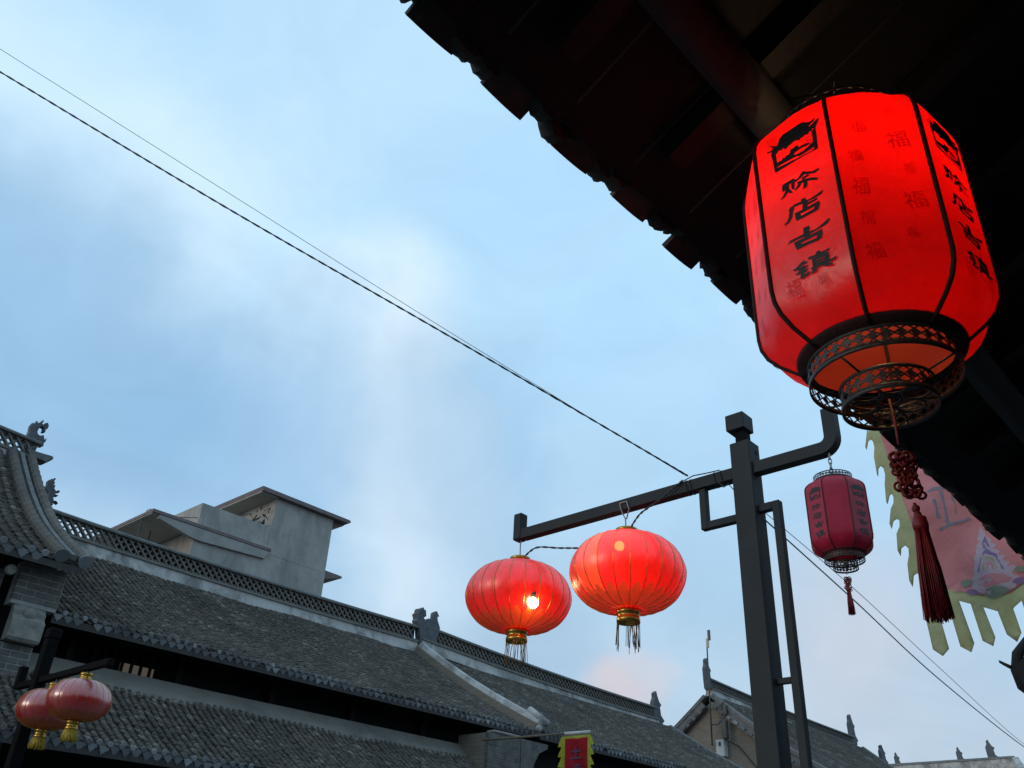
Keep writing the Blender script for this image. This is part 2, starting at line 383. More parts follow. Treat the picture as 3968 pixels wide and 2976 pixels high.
M['tassel_red'] = m_noisy('red_tassel_silk', (.12, .004, .009), (.22, .008, .014), 40, .5, .2, 150, coord='Object', stretch=None)
M['fringe_gold'] = m_noisy('yellow_fringe', (.32, .22, .02), (.45, .32, .04), 40, .6, .2, 90, coord='Object')
M['fringe_dull'] = m_noisy('dull_gold_fringe', (.07, .055, .02), (.16, .11, .04), 40, .6, .2, 90, coord='Object')
M['gold_print'] = m_cloth_lit('gold_flower_print', (.62, .05, .008), (.42, .16, .03), (.5, .3, .1), .10, .4, wthrough=.5)
def m_emit(name, c, st): t = NT(name); e = t.node('ShaderNodeEmission', i_Color=c, i_Strength=st); return t.done(e.outputs[0])
M['bulb'] = m_emit('lit_bulb', (1.0, .72, .36), 60)
M['bulb_soft'] = m_emit('lit_bulb_soft', (1.0, .72, .36), 14)
def m_flag(name, c0, c1, tr=.45, scale=7):
    t = NT(name); col = t.mix(t.ramp(t.noise(scale, 5, .6), (.35, 0.0), (.7, 1.0)), c0, c1)
    d = t.node('ShaderNodeBsdfDiffuse', i_Color=col); q = t.node('ShaderNodeBsdfTranslucent', i_Color=col)
    nb = t.bump(t.noise(9, 3, .5, 'Object', .8), .5, .03)
    t.l.new(nb, d.inputs['Normal']); t.l.new(nb, q.inputs['Normal'])
    a = t.node('ShaderNodeMixShader', i_0=tr); t.l.new(d.outputs[0], a.inputs[1]); t.l.new(q.outputs[0], a.inputs[2]); return t.done(a.outputs[0])
M['flag_pink'] = m_flag('faded_red_flag_cloth', (.86, .46, .50), (.92, .54, .57), .65)
M['flag_yellow'] = m_flag('pale_yellow_flag_cloth', (.58, .58, .36), (.68, .67, .45), .6)
M['flag_blue'] = m_flag('grey_blue_flag_print', (.36, .36, .46), (.42, .41, .50), .55)
M['flag_white'] = m_flag('pale_lilac_flag_print', (.66, .62, .72), (.74, .7, .78), .55)
M['flag_violet'] = m_flag('violet_flag_print', (.38, .27, .50), (.44, .32, .54), .55)
M['flag_green'] = m_flag('grey_green_flag_print', (.34, .44, .36), (.38, .48, .4), .55)
M['flag_red2'] = m_flag('red_pennant_cloth', (.36, .018, .028), (.44, .03, .04), .3)
M['flag_yellow2'] = m_flag('yellow_pennant_cloth', (.42, .40, .05), (.5, .47, .09), .3)
M['flag_ink2'] = m_flag('purple_grey_pennant_print', (.13, .06, .10), (.16, .08, .12), .2)
M['cane'] = m_noisy('pale_pole', (.42, .40, .37), (.52, .5, .47), 10, .6)
M['cane_dark'] = m_noisy('brown_cane', (.10, .075, .045), (.15, .11, .07), 10, .7)

# ------------------------------------------------------------------ roofs
def arc_tile(w, h, length, thick, convex, seg=4, taper=.92):
    vs_, fs_ = [], []
    def row(y, k, dz):
        for i in range(seg + 1):
            q = -1 + 2 * i / seg; z = h * (1 - q * q); vs_.append((q * w / 2 * k, y, (z if convex else -z) + dz))
    row(0, 1, 0.020); row(length, taper, -0.006); row(0, .94, 0.020 - thick)
    n = seg + 1
    for i in range(seg):
        fs_.append((i, i + 1, n + i + 1, n + i)); fs_.append((2 * n + i, 2 * n + i + 1, i + 1, i))
    fs_.append((2 * n, 0, n)); fs_.append((n - 1, 3 * n - 1, 2 * n - 1))
    return np.array(vs_), fs_
def mesh_of(name, vs_, fs_, m, smooth=False):
    me = bpy.data.meshes.new(name); me.from_pydata([tuple(v) for v in vs_], [], [tuple(f) for f in fs_]); me.materials.append(m)
    if smooth: me.polygons.foreach_set('use_smooth', [True] * len(me.polygons))
    me.update(); return me
class Slope:
    """a roof slope: profile of (x, z) from eave to top, run along y"""
    def __init__(s, pts):
        s.p = [Vector((x, 0, z)) for x, z in pts]; s.c = [0]
        for a, b in zip(s.p, s.p[1:]): s.c.append(s.c[-1] + (b - a).length)
        s.L = s.c[-1]
    def at(s, d):
        d = max(0, min(s.L - 1e-6, d)); i = max(k for k in range(len(s.c) - 1) if s.c[k] <= d)
        t = (s.p[i + 1] - s.p[i]).normalized(); return s.p[i] + t * (d - s.c[i]), t
def sag(e, t, k, n=6):
    return [(e[0] + (t[0] - e[0]) * i / n, e[1] + (t[1] - e[1]) * i / n - k * sin(pi * i / n)) for i in range(n + 1)]
def tile_roof(bld, slope, y0, y1, pitch=.2, row=.125, nsep=300, tmat='tile', flip=1, thick=.10, jitter=.016, name='roof', minrow=0, lift=None):
    """deck + every pan and cover tile; the nearest are objects, the others one joined part"""
    b = MB()
    prof_top = [(p.x, p.z) for p in slope.p]
    vs_ = []; n = len(prof_top)
    for y in (y0, y1):
        for x, z in prof_top: vs_.append((x, y, z - .02))
        for x, z in prof_top: vs_.append((x, y, z - .02 - thick))
    fs_ = []
    for i in range(n - 1):
        fs_.append((i, i + 1, 2 * n + i + 1, 2 * n + i)); fs_.append((n + i + 1, n + i, 3 * n + i, 3 * n + i + 1))
        fs_.append((i, n + i, n + i + 1, i + 1)); fs_.append((2 * n + i + 1, 3 * n + i + 1, 3 * n + i, 2 * n + i))
    fs_ += [(0, 2 * n, 3 * n, n), (n - 1, 2 * n - 1, 4 * n - 1, 3 * n - 1)]
    deck = b.add(vs_, fs_).build(name, M['mortar_dark'], bld)
    kinds = [arc_tile(pitch * .98, .03, row * 1.7, .016, False), arc_tile(pitch * .56, .020, row * 1.6, .02, True)]
    mes = [mesh_of('roof_tile', v, f, M[tmat], True) for v, f in kinds]
    items = []
    ncol = int((y1 - y0) / pitch); nrow = int(slope.L / row)
    for c in range(ncol):
        wob = random.uniform(-.01, .01)
        for k in (0, 1):
            yc = y0 + (c + .5 + .5 * k) * pitch
            if yc > y1 - .02: continue
            for r in range(minrow, nrow):
                p, t = slope.at(r * row + random.uniform(-jitter, jitter))
                nx = Vector((0, 1, 0)); nz = nx.cross(t)
                if nz.z < 0: nz = -nz; nx = -nx
                dz = (.018 if k == 0 else .035) + random.uniform(-.004, .006)
                o = p + nz * dz + Vector((0, yc + wob + random.uniform(-.5, .5) * jitter, 0))
                if lift: o.z += lift(o.y)
                a = random.gauss(0, .05)
                xx = nx * cos(a) + t * sin(a); yy = t * cos(a) - nx * sin(a)
                items.append((basis(o, xx, yy, nz), k))
    items.sort(key=lambda q: (q[0].translation - VIEW).length)
    for m, k in items[:nsep]: inst('roof_tile', mes[k], m, deck)
    rest = items[nsep:]
    if rest:
        V, F, A, off = [], [], [], 0
        for k in (0, 1):
            base, faces = kinds[k]; ms = [m for m, q in rest if q == k]
            if not ms: continue
            R = np.array([[list(r) for r in m] for m in ms])
            P = np.einsum('nij,vj->nvi', R[:, :3, :3], base) + R[:, None, :3, 3]
            P[..., :] += rng.normal(0, .002, P.shape)
            nv = len(base); V.append(P.reshape(-1, 3)); A.append(np.repeat(rng.random(len(ms)), nv))
            F += [tuple(off + i * nv + j for j in f) for i in range(len(ms)) for f in faces]; off += nv * len(ms)
        me = bpy.data.meshes.new('roof_tiles'); me.from_pydata(np.concatenate(V).tolist(), [], F); me.materials.append(M[tmat])
        me.polygons.foreach_set('use_smooth', [True] * len(me.polygons))
        at = me.attributes.new('tint', 'FLOAT', 'POINT'); at.data.foreach_set('value', np.concatenate(A).astype(np.float32))
        o = bpy.data.objects.new('roof_tiles', me); COL.objects.link(o); setpar(o, deck); tag(o, kind='stuff')
    return deck
def drips(deck, slope, y0, y1, pitch, size=1.0, m='tile_pale', lift=None):
    """eave edge: pointed drip tile under every pan, round end under every cover"""
    p, t = slope.at(0.0)
    sgn = 1 if t.x < 0 else -1     # street side
    w, h = pitch * .5, .105 * size
    poly = [(-w * .92, .02), (-w * .95, -.012), (-w * .62, -.03 * size), (-w * .4, -.065 * size), (-w * .16, -.075 * size), (0, -h), (w * .16, -.075 * size), (w * .4, -.065 * size), (w * .62, -.03 * size), (w * .95, -.012), (w * .92, .02)]
    dm = MB().prism(poly, .016, Matrix.Identity(4)).mesh('drip_tile', M[m])
    rp = [(cos(2 * pi * k / 10) * .046 * size, sin(2 * pi * k / 10) * .046 * size) for k in range(10)]
    rm = MB().prism(rp, .03, Matrix.Identity(4), .008).mesh('tile_end', M[m])
    n = int((y1 - y0) / pitch)
    for c in range(n):
        for k in (0, 1):
            y = y0 + (c + .5 + .5 * k) * pitch
            if y > y1 - .03: continue
            a = radians(random.uniform(8, 30)); rz = random.gauss(0, .10)
            zz = Vector((sgn * cos(a), 0, -sin(a) * .6)).normalized(); xx = Vector((0, 1, 0)) + Vector((0, 0, 1)) * rz; xx.normalize(); yy = zz.cross(xx) if sgn > 0 else xx.cross(zz) * -1
            yy = Vector((0, 0, 1)) - zz * zz.z; yy.normalize(); xx = yy.cross(zz)
            xx, yy = xx * cos(rz) + yy * sin(rz), yy * cos(rz) - xx * sin(rz)
            o = Vector((p.x + sgn * (.012 if k == 0 else .03), y + random.uniform(-.006, .006), p.z + (.0 if k == 0 else .045) + random.uniform(-.008, .008)))
            if lift: o.z += lift(y)
            if random.random() < .04: continue
            inst('drip_tile' if k == 0 else 'tile_end', dm if k == 0 else rm, basis(o, xx, yy, zz), deck)
def ridge(bld, X, y0, y1, zf, band, lat, cap=.10, wid=.30, open_to=None, cell=.165, bars=True, name='ridge'):
    """plaster band, two mouldings, pierced lattice, rounded cap; zf(y) is the height of the band's foot"""
    N = max(2, int((y1 - y0) / .5)); ys = [y0 + (y1 - y0) * i / N for i in range(N + 1)]
    def path(dz): return [(X, y, zf(y) + dz) for y in ys]
    def rect(w, h): return [(-w / 2, 0), (w / 2, 0), (w / 2, h), (-w / 2, h)]
    rd = MB().sweep(path(0), [(-wid / 2 - .05, 0), (wid / 2 + .05, 0), (wid / 2 + .02, band * .5), (wid / 2, band), (-wid / 2, band), (-wid / 2 - .02, band * .5)]).build(name, M['plaster'], bld)
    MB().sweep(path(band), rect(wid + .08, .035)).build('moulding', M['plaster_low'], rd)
    MB().sweep(path(band + .037), rect(wid + .02, .03)).build('moulding', M['ridge_dark'], rd)
    z1 = band + .067
    r = wid * .5
    MB().sweep(path(z1 + lat), [(-r, 0), (r, 0), (r * 1.05, cap * .35), (r * .8, cap * .8), (r * .3, cap), (-r * .3, cap), (-r * .8, cap * .8), (-r * 1.05, cap * .35)]).build('ridge_cap', M['ridge_dark'], rd)
    yb = y0 if open_to is None else open_to
    if yb < y1:
        pb = [(X - .05, y, zf(y) + z1) for y in np.linspace(yb, y1, N + 1)]
        MB().sweep(pb, rect(.06, lat)).build('lattice_backing', M['lattice_back'], rd)
    if bars:
        L = lat * sqrt(2); me = MB().box((-.045, -.019, -L / 2), (.045, .019, L / 2)).mesh('lattice_bar', M['lattice'])
        n = int((y1 - y0 - lat) / cell)
        for i in range(n + 1):
            y = y0 + lat / 2 + i * cell; z = zf(y) + z1 + lat / 2
            sl = atan2(zf(y + .1) - zf(y - .1), .2)
            for s in (-1, 1):
                inst('lattice_bar', me, T(X + .05 + .012 * s, y, z) @ Matrix.Rotation(s * pi / 4 + sl, 4, 'X'), rd)
    return rd
def silhouette(pts, x0, y0, sx, sy):
    return [((x - x0) * sx, (y0 - y) * sy) for x, y in pts]
YZ = lambda o: basis(o, (0, 1, 0), (0, 0, 1), (1, 0, 0))
XZ = lambda o: basis(o, (1, 0, 0), (0, 0, 1), (0, -1, 0))
CHIWEN = [(185, 445), (200, 380), (207, 320), (210, 290), (203, 240), (215, 205), (230, 215), (245, 175), (258, 190), (275, 180), (297, 145), (305, 165), (300, 185), (315, 190), (325, 165), (345, 155), (365, 180), (362, 205), (350, 215), (352, 245), (335, 255), (322, 250), (325, 235), (318, 215), (300, 215), (287, 235), (285, 265), (297, 285), (318, 290), (345, 275), (360, 295), (365, 315), (385, 290), (383, 325), (372, 345), (380, 365), (360, 385), (335, 380), (330, 395), (325, 455)]
FISH = [(425, 970), (405, 915), (400, 900), (425, 870), (425, 835), (400, 820), (382, 815), (378, 795), (395, 780), (388, 750), (400, 730), (418, 738), (420, 715), (432, 735), (440, 705), (456, 708), (445, 735), (460, 740), (455, 760), (472, 760), (470, 785), (490, 800), (510, 785), (530, 795), (520, 805), (500, 810), (495, 825), (525, 825), (515, 838), (490, 840), (490, 860), (500, 875), (520, 870), (545, 885), (538, 895), (515, 888), (495, 895), (505, 910), (490, 915), (480, 930), (500, 945), (475, 945), (470, 970)]
TWIN = [(1560, 620), (1535, 490), (1505, 455), (1512, 430), (1500, 400), (1515, 395), (1520, 360), (1535, 375), (1545, 350), (1560, 340), (1570, 360), (1582, 352), (1592, 400), (1572, 415), (1590, 432), (1620, 405), (1640, 415), (1652, 440), (1660, 390), (1662, 348), (1680, 335), (1705, 370), (1690, 375), (1695, 400), (1722, 450), (1715, 510), (1700, 525), (1705, 620)]
BIRD = [(500, 1060), (492, 985), (490, 945), (488, 905), (505, 868), (503, 840), (520, 822), (528, 850), (545, 890), (567, 912), (552, 930), (560, 985), (592, 1018), (572, 1040), (570, 1060)]
def ornament(par, o, pts, x0, y0, sx, sy, t=.14, M_=YZ, name='ridge_ornament', **kw):
    return MB().prism(silhouette(pts, x0, y0, sx, sy), t, M_(o), .016).build(name, M['ornament'], par, **kw)
def wall_with_bricks(par, X, y0, y1, z0, z1, bl=.30, bh=.082, mj=.013, deep=.25, m='brick', bedm='brick_mortar'):
    """bricks one by one in front of a mortar bed, running bond, face towards +x"""
    bed = MB().box((X - deep, y0 + .004, z0), (X - .008, y1 - .004, z1)).build('pier_wall', M[bedm], par)
    me = {}
    r = 0; z = z1 - bh - .004
    while z > z0 and r < 60:
        y = y0 - (bl / 2 if r % 2 else 0)
        while y < y1 - .03:
            a, b_ = max(y, y0), min(y + bl, y1)
            if b_ - a > .04:
                key = round(b_ - a, 3)
                if key not in me: me[key] = MB().cbox((-.10, 0, 0), (0, key - mj, bh), .004).mesh('brick', M[m])
                inst('brick', me[key], T(X + random.uniform(-.004, .004), a, z), bed)
            y += bl
        z -= bh + mj; r += 1
    return bed

# ------------------------------------------------------------------ ground
g = MB(); g.add([(-900, -900, 0), (900, -900, 0), (900, 900, 0), (-900, 900, 0)], [(0, 1, 2, 3)])
g.build('ground', M['ground'], kind='structure')
rd_ = MB(); rd_.box((-11.2, -60, .004), (-3.9, 66, .02)); rd_.build('street_paving', M['ground'], kind='structure')

# ------------------------------------------------------------------ long house across the street
U = empty('long_house', (-16.5, 10.4, 0), 'long grey tiled house with two roof tiers and pierced ridge across the street', 'house')
slU = Slope(sag((-14.0, 4.98), (-18.35, 7.30), .10))
dU = tile_roof(U, slU, 4.95, 15.75, .125, .105, 300, name='upper_roof', lift=lambda y: .016 * sin(1.1 * y) + .012 * sin(2.7 * y + 1))
drips(dU, slU, 4.95, 15.75, .155, .85)
def zU(y): return 7.27 + .0022 * (y - 11) ** 2
ridge(U, -18.5, 5.75, 15.9, zU, .28, .31, .10, open_to=7.3)
slL = Slope(sag((-12.5, 3.12), (-14.33, 4.22), .04, 4))
dL = tile_roof(U, slL, 3.0, 15.75, .125, .10, 300, name='lower_roof', lift=lambda y: .014 * sin(1.4 * y + 2) + .010 * sin(3.3 * y))
drips(dL, slL, 3.0, 15.75, .155, .9)
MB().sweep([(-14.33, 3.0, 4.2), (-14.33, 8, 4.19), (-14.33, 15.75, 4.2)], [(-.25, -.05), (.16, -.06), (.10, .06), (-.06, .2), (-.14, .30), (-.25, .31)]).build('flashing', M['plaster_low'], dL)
# upper gallery: recessed dark boarding, posts, a lit slatted window
wU = MB().box((-15.3, 4.96, 3.3), (-15.05, 15.7, 5.35)).build('gallery_wall', M['interior'], U)
MB().box((-18.6, 4.96, 0), (-15.31, 15.7, 5.2)).build('house_body', M['interior'], U)
pm = MB().box((-.05, -.06, 4.2), (.05, .06, 5.3)).mesh('gallery_post', M['wood'])
for y in (5.7, 7.6, 9.5, 11.4, 13.3, 15.2): inst('gallery_post', pm, T(-14.93, y, 0), U)
MB().box((-15.0, 4.97, 4.98), (-14.86, 15.69, 5.12)).build('gallery_beam', M['wood'], U)
sm = MB().box((0, -.022, 4.45), (.04, .022, 5.0)).mesh('window_slat', M['wood_old'])
wf = MB().box((-15.04, 6.05, 4.40), (-14.99, 7.35, 4.45)).build('window', M['wood_old'], U)
pane = m_emit('dim_lit_pane', (.55, .47, .38), .09)
MB().box((-15.045, 6.6, 4.46), (-15.035, 7.2, 4.75)).build('pane', pane, wf)
for i in range(8): inst('window_slat', sm, T(-15.02, 6.12 + i * .165, 0), wf)
# ground floor under the lower eave: dark boards and pillars
MB().box((-14.6, 3.0, 0), (-14.4, 15.7, 3.95)).build('shop_front', M['interior'], U)
pm = MB().lathe([(.11, 0), (.11, 3.2)], (0, 0), 12).mesh('pillar', M['wood'])
for y in (4.4, 7.4, 10.4, 13.4): inst('pillar', pm, T(-13.3, y, 0), U)
rm_ = MB().box((-.04, -.035, -.035), (1.7, .035, .035)).mesh('rafter', M['wood'])
for i in range(26): inst('rafter', rm_, T(-14.36, 4.2 + i * .45, 4.06) @ Matrix.Rotation(radians(31), 4, 'Y'), dL)
ornament(U, (-18.5, 5.75, 8.0), FISH, 450, 970, .00215, .0027)
ornament(U, (-18.45, 15.75, 7.6), TWIN, 1500, 600, .0042, .0038, .2)

# ------------------------------------------------------------------ second house (beyond the sloping plaster verge)
B2 = empty('second_house', (-16.5, 22, 0), 'grey tiled house beyond the sloping plaster verge, pierced ridge on top', 'house')
slB = Slope(sag((-14.0, 4.98), (-18.35, 7.30), .10))
dB = tile_roof(B2, slB, 16.05, 28.0, .125, .11, 300, name='roof')
drips(dB, slB, 16.05, 28.0, .155, .85)
def zB(y): return 7.27 + .0025 * (y - 24) ** 2 - .012 * (y - 16)
ridge(B2, -18.5, 16.05, 27.3, zB, .28, .30, .10)
MB().box((-18.4, 16.0, 0), (-15.0, 27.9, 5.2)).build('house_body', M['interior'], B2)
MB().box((-15.0, 15.9, 0), (-14.9, 27.9, 4.9)).build('house_front', M['interior'], B2)
def verge(par, sl, y, w, h, m='plaster', name='verge', y_end=None):
    pts = []
    for i in range(9):
        p, t = sl.at(sl.L * i / 8); pts.append((p.x, y + (0 if y_end is None else (y_end - y) * i / 8), p.z - .05))
    return MB().sweep(pts, [(-w / 2, 0), (w / 2, 0), (w / 2, h * .7), (w * .3, h * .95), (0, h), (-w * .3, h * .95), (-w / 2, h * .7)]).build(name, M[m], par)
vg = verge(B2, slB, 15.92, .22, .38)
pts = []
for i in range(9):
    p, t = slB.at(slB.L * i / 8); pts.append((p.x, 15.80, p.z - .10))
MB().sweep(pts, [(-.05, 0), (.05, 0), (.05, .30), (-.05, .30)]).build('gable_brick_band', M['brick_far'], B2)
verge(B2, slB, 27.95, .24, .14, 'ridge_dark')
# end of the verge: rolled tile ends
for i, (dy, dz) in enumerate(((0, .30), (.22, .22), (-.05, .05))):
    MB().tube([(-14.25, 15.95 + dy, 5.2 + dz), (-13.86, 15.9 + dy, 4.98 + dz)], .085, 10).build('tile_roll', M['plaster'], vg)
ornament(B2, (-18.45, 27.05, zB(27.2) + .3), BIRD, 490, 1020, .0065, .0048, .16)
# brick pier with a corbelled arch at the party wall
pr = empty('party_pier', (-13.9, 15.2, 0), 'brick pier with curved corbel under the plaster verge', 'pier')
wall_with_bricks(pr, -13.62, 14.0, 15.0, 3.4, 4.68, .34, .11, .012, .9, 'brick', 'brick_far')
MB().box((-14.5, 13.98, 0), (-13.65, 15.02, 3.4)).build('pier_base', M['brick'], pr)
arch = [(0, 0), (.9, 0), (.9, .12), (.62, .25), (.46, .5), (.40, .9), (0, .9)]
MB().prism(arch, .5, basis((-13.9, 15.03, 4.72), (0, 1, 0), (0, 0, -1), (-1, 0, 0)), .02).build('corbel', M['brick'], pr)
MB().cbox((-13.85, 14.15, 4.69), (-13.6, 15.0, 4.75), .02).build('cap_stone', M['stone'], pr)

# ------------------------------------------------------------------ neighbour house at the left edge
N = empty('corner_house', (-16, 2, 0), 'taller house at left edge with rolled verge tiles and dragon ridge ornament', 'house')
slN = Slope(sag((-13.5, 5.62), (-17.85, 8.62), .26, 8))
liftN = lambda y: .022 * max(0, (4.2 - y)) 
dN = tile_roof(N, slN, 1.2, 5.0, .2, .11, 300, name='roof', lift=liftN)
drips(dN, slN, 1.2, 4.6, .2, 1.15, lift=liftN)
for k, y in enumerate((4.62, 4.98)):
    pts, rr = [], []
    for i in range(44):
        p, t = slN.at(slN.L * i / 43); nz = Vector((0, 1, 0)).cross(t); nz = nz if nz.z > 0 else -nz
        q = p + nz * .09; pts.append((q.x, y, q.z)); rr.append(.085 + (.012 if i % 2 else -.008))
    MB().tube(pts, rr, 10, smooth=False).build('verge_roll', M['tile'], dN)
    p, t = slN.at(0)
    MB().tube([(p.x + .03, y, p.z + .08), (p.x + .06, y, p.z + .06)], .105, 12, smooth=False).build('roll_end', M['tile_pale'], dN)
pts = []
for i in range(12):
    p, t = slN.at(slN.L * i / 11); pts.append((p.x, 4.80, p.z + .05))
MB().sweep(pts, [(-.05, 0), (.05, 0), (.04, .09), (-.04, .09)]).build('verge_coping', M['ridge_dark'], dN)
def zN(y): return 8.50 - .05 * (y - 4.5)
ridge(N, -18.0, 1.0, 5.1, zN, .22, .28, .09, open_to=9)
ornament(N, (-18.0, 4.78, 8.93), CHIWEN, 190, 430, .0021, .00235)
MB().prism([(0, 0), (.5, .03), (.55, -.02), (.42, -.16), (.1, -.14)], .3, YZ((-17.95, 4.85, 8.86)), .02).build('ridge_end_plate', M['ridge_dark'], N)
MB().tube([(-17.9, 5.12, 8.40), (-17.9, 5.14, 8.74)], .025, 8).build('prop', M['ridge_dark'], N)
bed = wall_with_bricks(N, -13.88, 4.28, 4.94, 4.98, 5.60)
wall_with_bricks(N, -14.05, 3.98, 4.14, 4.3, 5.45, .2, .075)
MB().box((-18, 0.5, 0), (-14.35, 4.93, 6.0)).build('house_body', M['interior'], N)
# carved stone bracket (stepped, with a roundel) and the pier below it
prof = [(0, 0), (.20, 0), (.24, .05), (.24, .30), (.20, .34), (.16, .38), (.17, .44), (.12, .48), (.10, .55), (0, .55)]
MB().prism(prof, .46, basis((-14.0, 4.58, 4.46), (1, 0, 0), (0, 0, 1), (0, -1, 0)), .02).build('carved_bracket', M['stone'], N)
MB().lathe([(.0, .03), (.05, .03), (.06, .012), (.08, .012), (.09, 0)], (0, 0), 16).build('roundel', M['stone'], N)
bpy.data.objects['roundel'].matrix_basis = T(16, -2, 0) @ basis((-13.815, 4.58, 4.86), (0, 1, 0), (0, 0, 1), (1, 0, 0))
wall_with_bricks(N, -13.92, 4.12, 4.80, 3.2, 4.44, .27, .075)
MB().box((-14.3, 3.9, 0), (-13.95, 4.8, 3.2)).build('pier_base', M['brick'], N)
me = MB().lathe([(0, .02), (.06, .02), (.075, .01), (.078, -.05)], (0, 0), 14).mesh('rafter_end', M['stone'])
for y in (2.3, 2.95, 3.55, 4.1): inst('rafter_end', me, basis((-13.72, y, 5.38 + liftN(y)), (0, 1, 0), (0, 0, 1), (1, 0, 0)), dN)

# ------------------------------------------------------------------ bare concrete building behind
K = empty('concrete_building', (-28.5, 15, 0), 'bare concrete building with flat overhanging roofs rising behind the long house', 'building')
MB().box((-31, 12.68, 0), (-26, 17.85, 11.52)).build('lower_wall', M['concrete'], K)
MB().box((-31, 12.70, 11.53), (-26.003, 15.34, 12.47)).build('parapet_wall', M['concrete'], K)
MB().box((-31, 15.35, 11.53), (-26.002, 17.84, 13.56)).build('tower_wall', M['concrete'], K)
MB().box((-30.9, 13.0, 12.51), (-30.6, 15.34, 13.5)).build('stair_wall', M['concrete_dark'], K)
s1 = MB().box((-30.5, 11.1, 11.60), (-25.88, 15.45, 11.70)).build('canopy_slab', M['rust_edge'], K)
MB().box((-30.4, 11.12, 11.56), (-25.95, 12.67, 11.597)).build('soffit', M['soffit'], s1)
MB().prism([(0, 0), (0, -.14), (1.2, -.40), (1.5, -.42), (3.9, -.30), (4.1, 0)], .14, YZ((-25.97, 11.35, 11.595)), .01).build('ring_beam', M['concrete_dark'], K)
s2 = MB().prism([(14.62, 13.72), (18.45, 13.70), (18.5, 13.63), (18.42, 13.57), (14.66, 13.57)], 5.3, basis((-28.45, 0, 0), (0, 1, 0), (0, 0, 1), (1, 0, 0)), 0).build('roof_slab', M['rust_edge'], K)
MB().box((-31, 14.66, 13.53), (-25.9, 15.34, 13.568)).build('soffit', M['soffit'], s2)
MB().prism([(0, 0), (.85, -.02), (.9, -.08), (.1, -.32), (0, -.34)], 1.6, YZ((-27.0, 17.86, 11.72)), 0).build('side_canopy', M['rust_edge'], K)
MB().prism([(0, 0), (.56, 0), (.5, -.06), (0, -.36)], 4.8, YZ((-28.5, 17.86, 13.565))).build('eave_bracket', M['rust_edge'], K)
tb = MB()
for k in range(2):
    y = (11.15, 11.9)[k]; tb = MB().tube([(-26.6 - .9 * k, y, 8), (-26.6 - .9 * k, y, 11.58)], .02, 6); tb.build('thin_pole', M['antenna'], K)
lf = MB()
for i in range(46):
    c = Vector((-26.15 + random.uniform(-.5, .1), random.uniform(14.65, 15.32), 12.4 + random.random() ** 1.4 * .75)); d = Vector((random.uniform(-1, 1), random.uniform(-1, 1), random.uniform(.2, 1.6))).normalized() * random.uniform(.12, .26)
    s = d.cross(Vector((1, .2, 0))).normalized() * .035
    lf.add([c, c + d * .5 + s, c + d, c + d * .5 - s], [(0, 1, 2, 3)])
pt = empty('terrace_plant', (-26.2, 15, 12.42), 'dark leafy potted plant on the concrete building terrace', 'plant')
lf.build('foliage', M['leaf'], pt)
MB().lathe([(.0, 12.43), (.12, 12.43), (.15, 12.62)], (-26.3, 15.0), 12).build('pot', M['concrete_dark'], pt)
tag(MB().tube([(-26.1, 12.0, 11.75), (-26.1, 13.6, 12.25), (-26.1, 14.6, 12.75)], .012, 5).build('roof_cable', M['wire']), 'thin dark cable between the two concrete roofs', 'cable')

# ------------------------------------------------------------------ gabled brick house, farther on
B3 = empty('gabled_house', (-17.9, 36, 0), 'tan brick gabled house with tiled roof and aerial on the gable', 'house')
apx, apz = -17.9, 8.62
def gable_pts(): return [(-22.6, 0), (-13.6, 0), (-13.6, 5.75), (-15.6, 7.0), (apx, apz - .1), (-20.2, 7.0), (-22.6, 5.6)]
MB().prism(gable_pts(), .3, XZ((0, 30.3, 0))).build('gable_wall', M['brick_far'], B3)
MB().box((-22.3, 30.45, 0), (-13.8, 42.6, 5.4)).build('house_body', M['brick_far'], B3)
slR = Slope(sag((-13.2, 5.62), (apx + .12, apz + .05), .16)); dR = tile_roof(B3, slR, 30.0, 43.0, .22, .16, 60, name='roof'); drips(dR, slR, 30.0, 43, .22)
slLf = Slope(sag((-22.6, 5.62), (apx - .12, apz + .05), .16)); dLf = tile_roof(B3, slLf, 30.0, 43.0, .22, .16, 60, name='roof')
def zG(y): return 8.6 + .0016 * (y - 38) ** 2 - .012 * (y - 30)
ridge(B3, apx, 30.05, 42.3, zG, .22, .26, .1, cell=.16)
for sl, nm in ((slR, 1), (slLf, -1)):
    verge(B3, sl, 30.0, .26, .16, 'ridge_dark'); verge(B3, sl, 42.95, .26, .16, 'ridge_dark')
    pts = [];
    for i in range(9):
        p, t = sl.at(sl.L * i / 8); pts.append((p.x, 29.96, p.z - .40))
    MB().sweep(pts, [(-.06, 0), (.06, 0), (.06, .28), (-.06, .28)]).build('barge_course', M['ridge_dark'], B3)
    dm_ = MB().cbox((-.10, -.03, -.06), (.10, .03, .06), .015).mesh('dentil_tile', M['tile_pale'])
    for i in range(16):
        p, t = sl.at(sl.L * (i + .5) / 16); inst('dentil_tile', dm_, T(p.x, 29.88, p.z - .30) @ Matrix.Rotation(-atan2(t.z, t.x), 4, 'Y'), B3)
ornament(B3, (apx, 30.1, 9.1), BIRD, 560, 1020, .005, .0048, .16)
ornament(B3, (apx, 42.1, zG(42) + .5), BIRD, 490, 1020, .007, .0055, .16)
ornament(B3, (apx + .9, 43.0, 8.1), BIRD, 490, 1020, .007, .0036, .14)
an = empty('aerial_mast', (-17.75, 29.8, 0), 'thin aerial mast with pale antenna on the brick gable', 'antenna')
MB().tube([(-17.72, 29.7, 6.9), (-17.68, 29.7, 10.4)], .03, 6).build('mast', M['antenna'], an)
MB().cbox((-17.70, 29.66, 10.35), (-17.58, 29.72, 10.72), .02).build('aerial_panel', M['cream'], an)
MB().cbox((-17.62, 29.66, 10.62), (-17.50, 29.72, 11.02), .02).build('aerial_panel', M['antenna'], an)
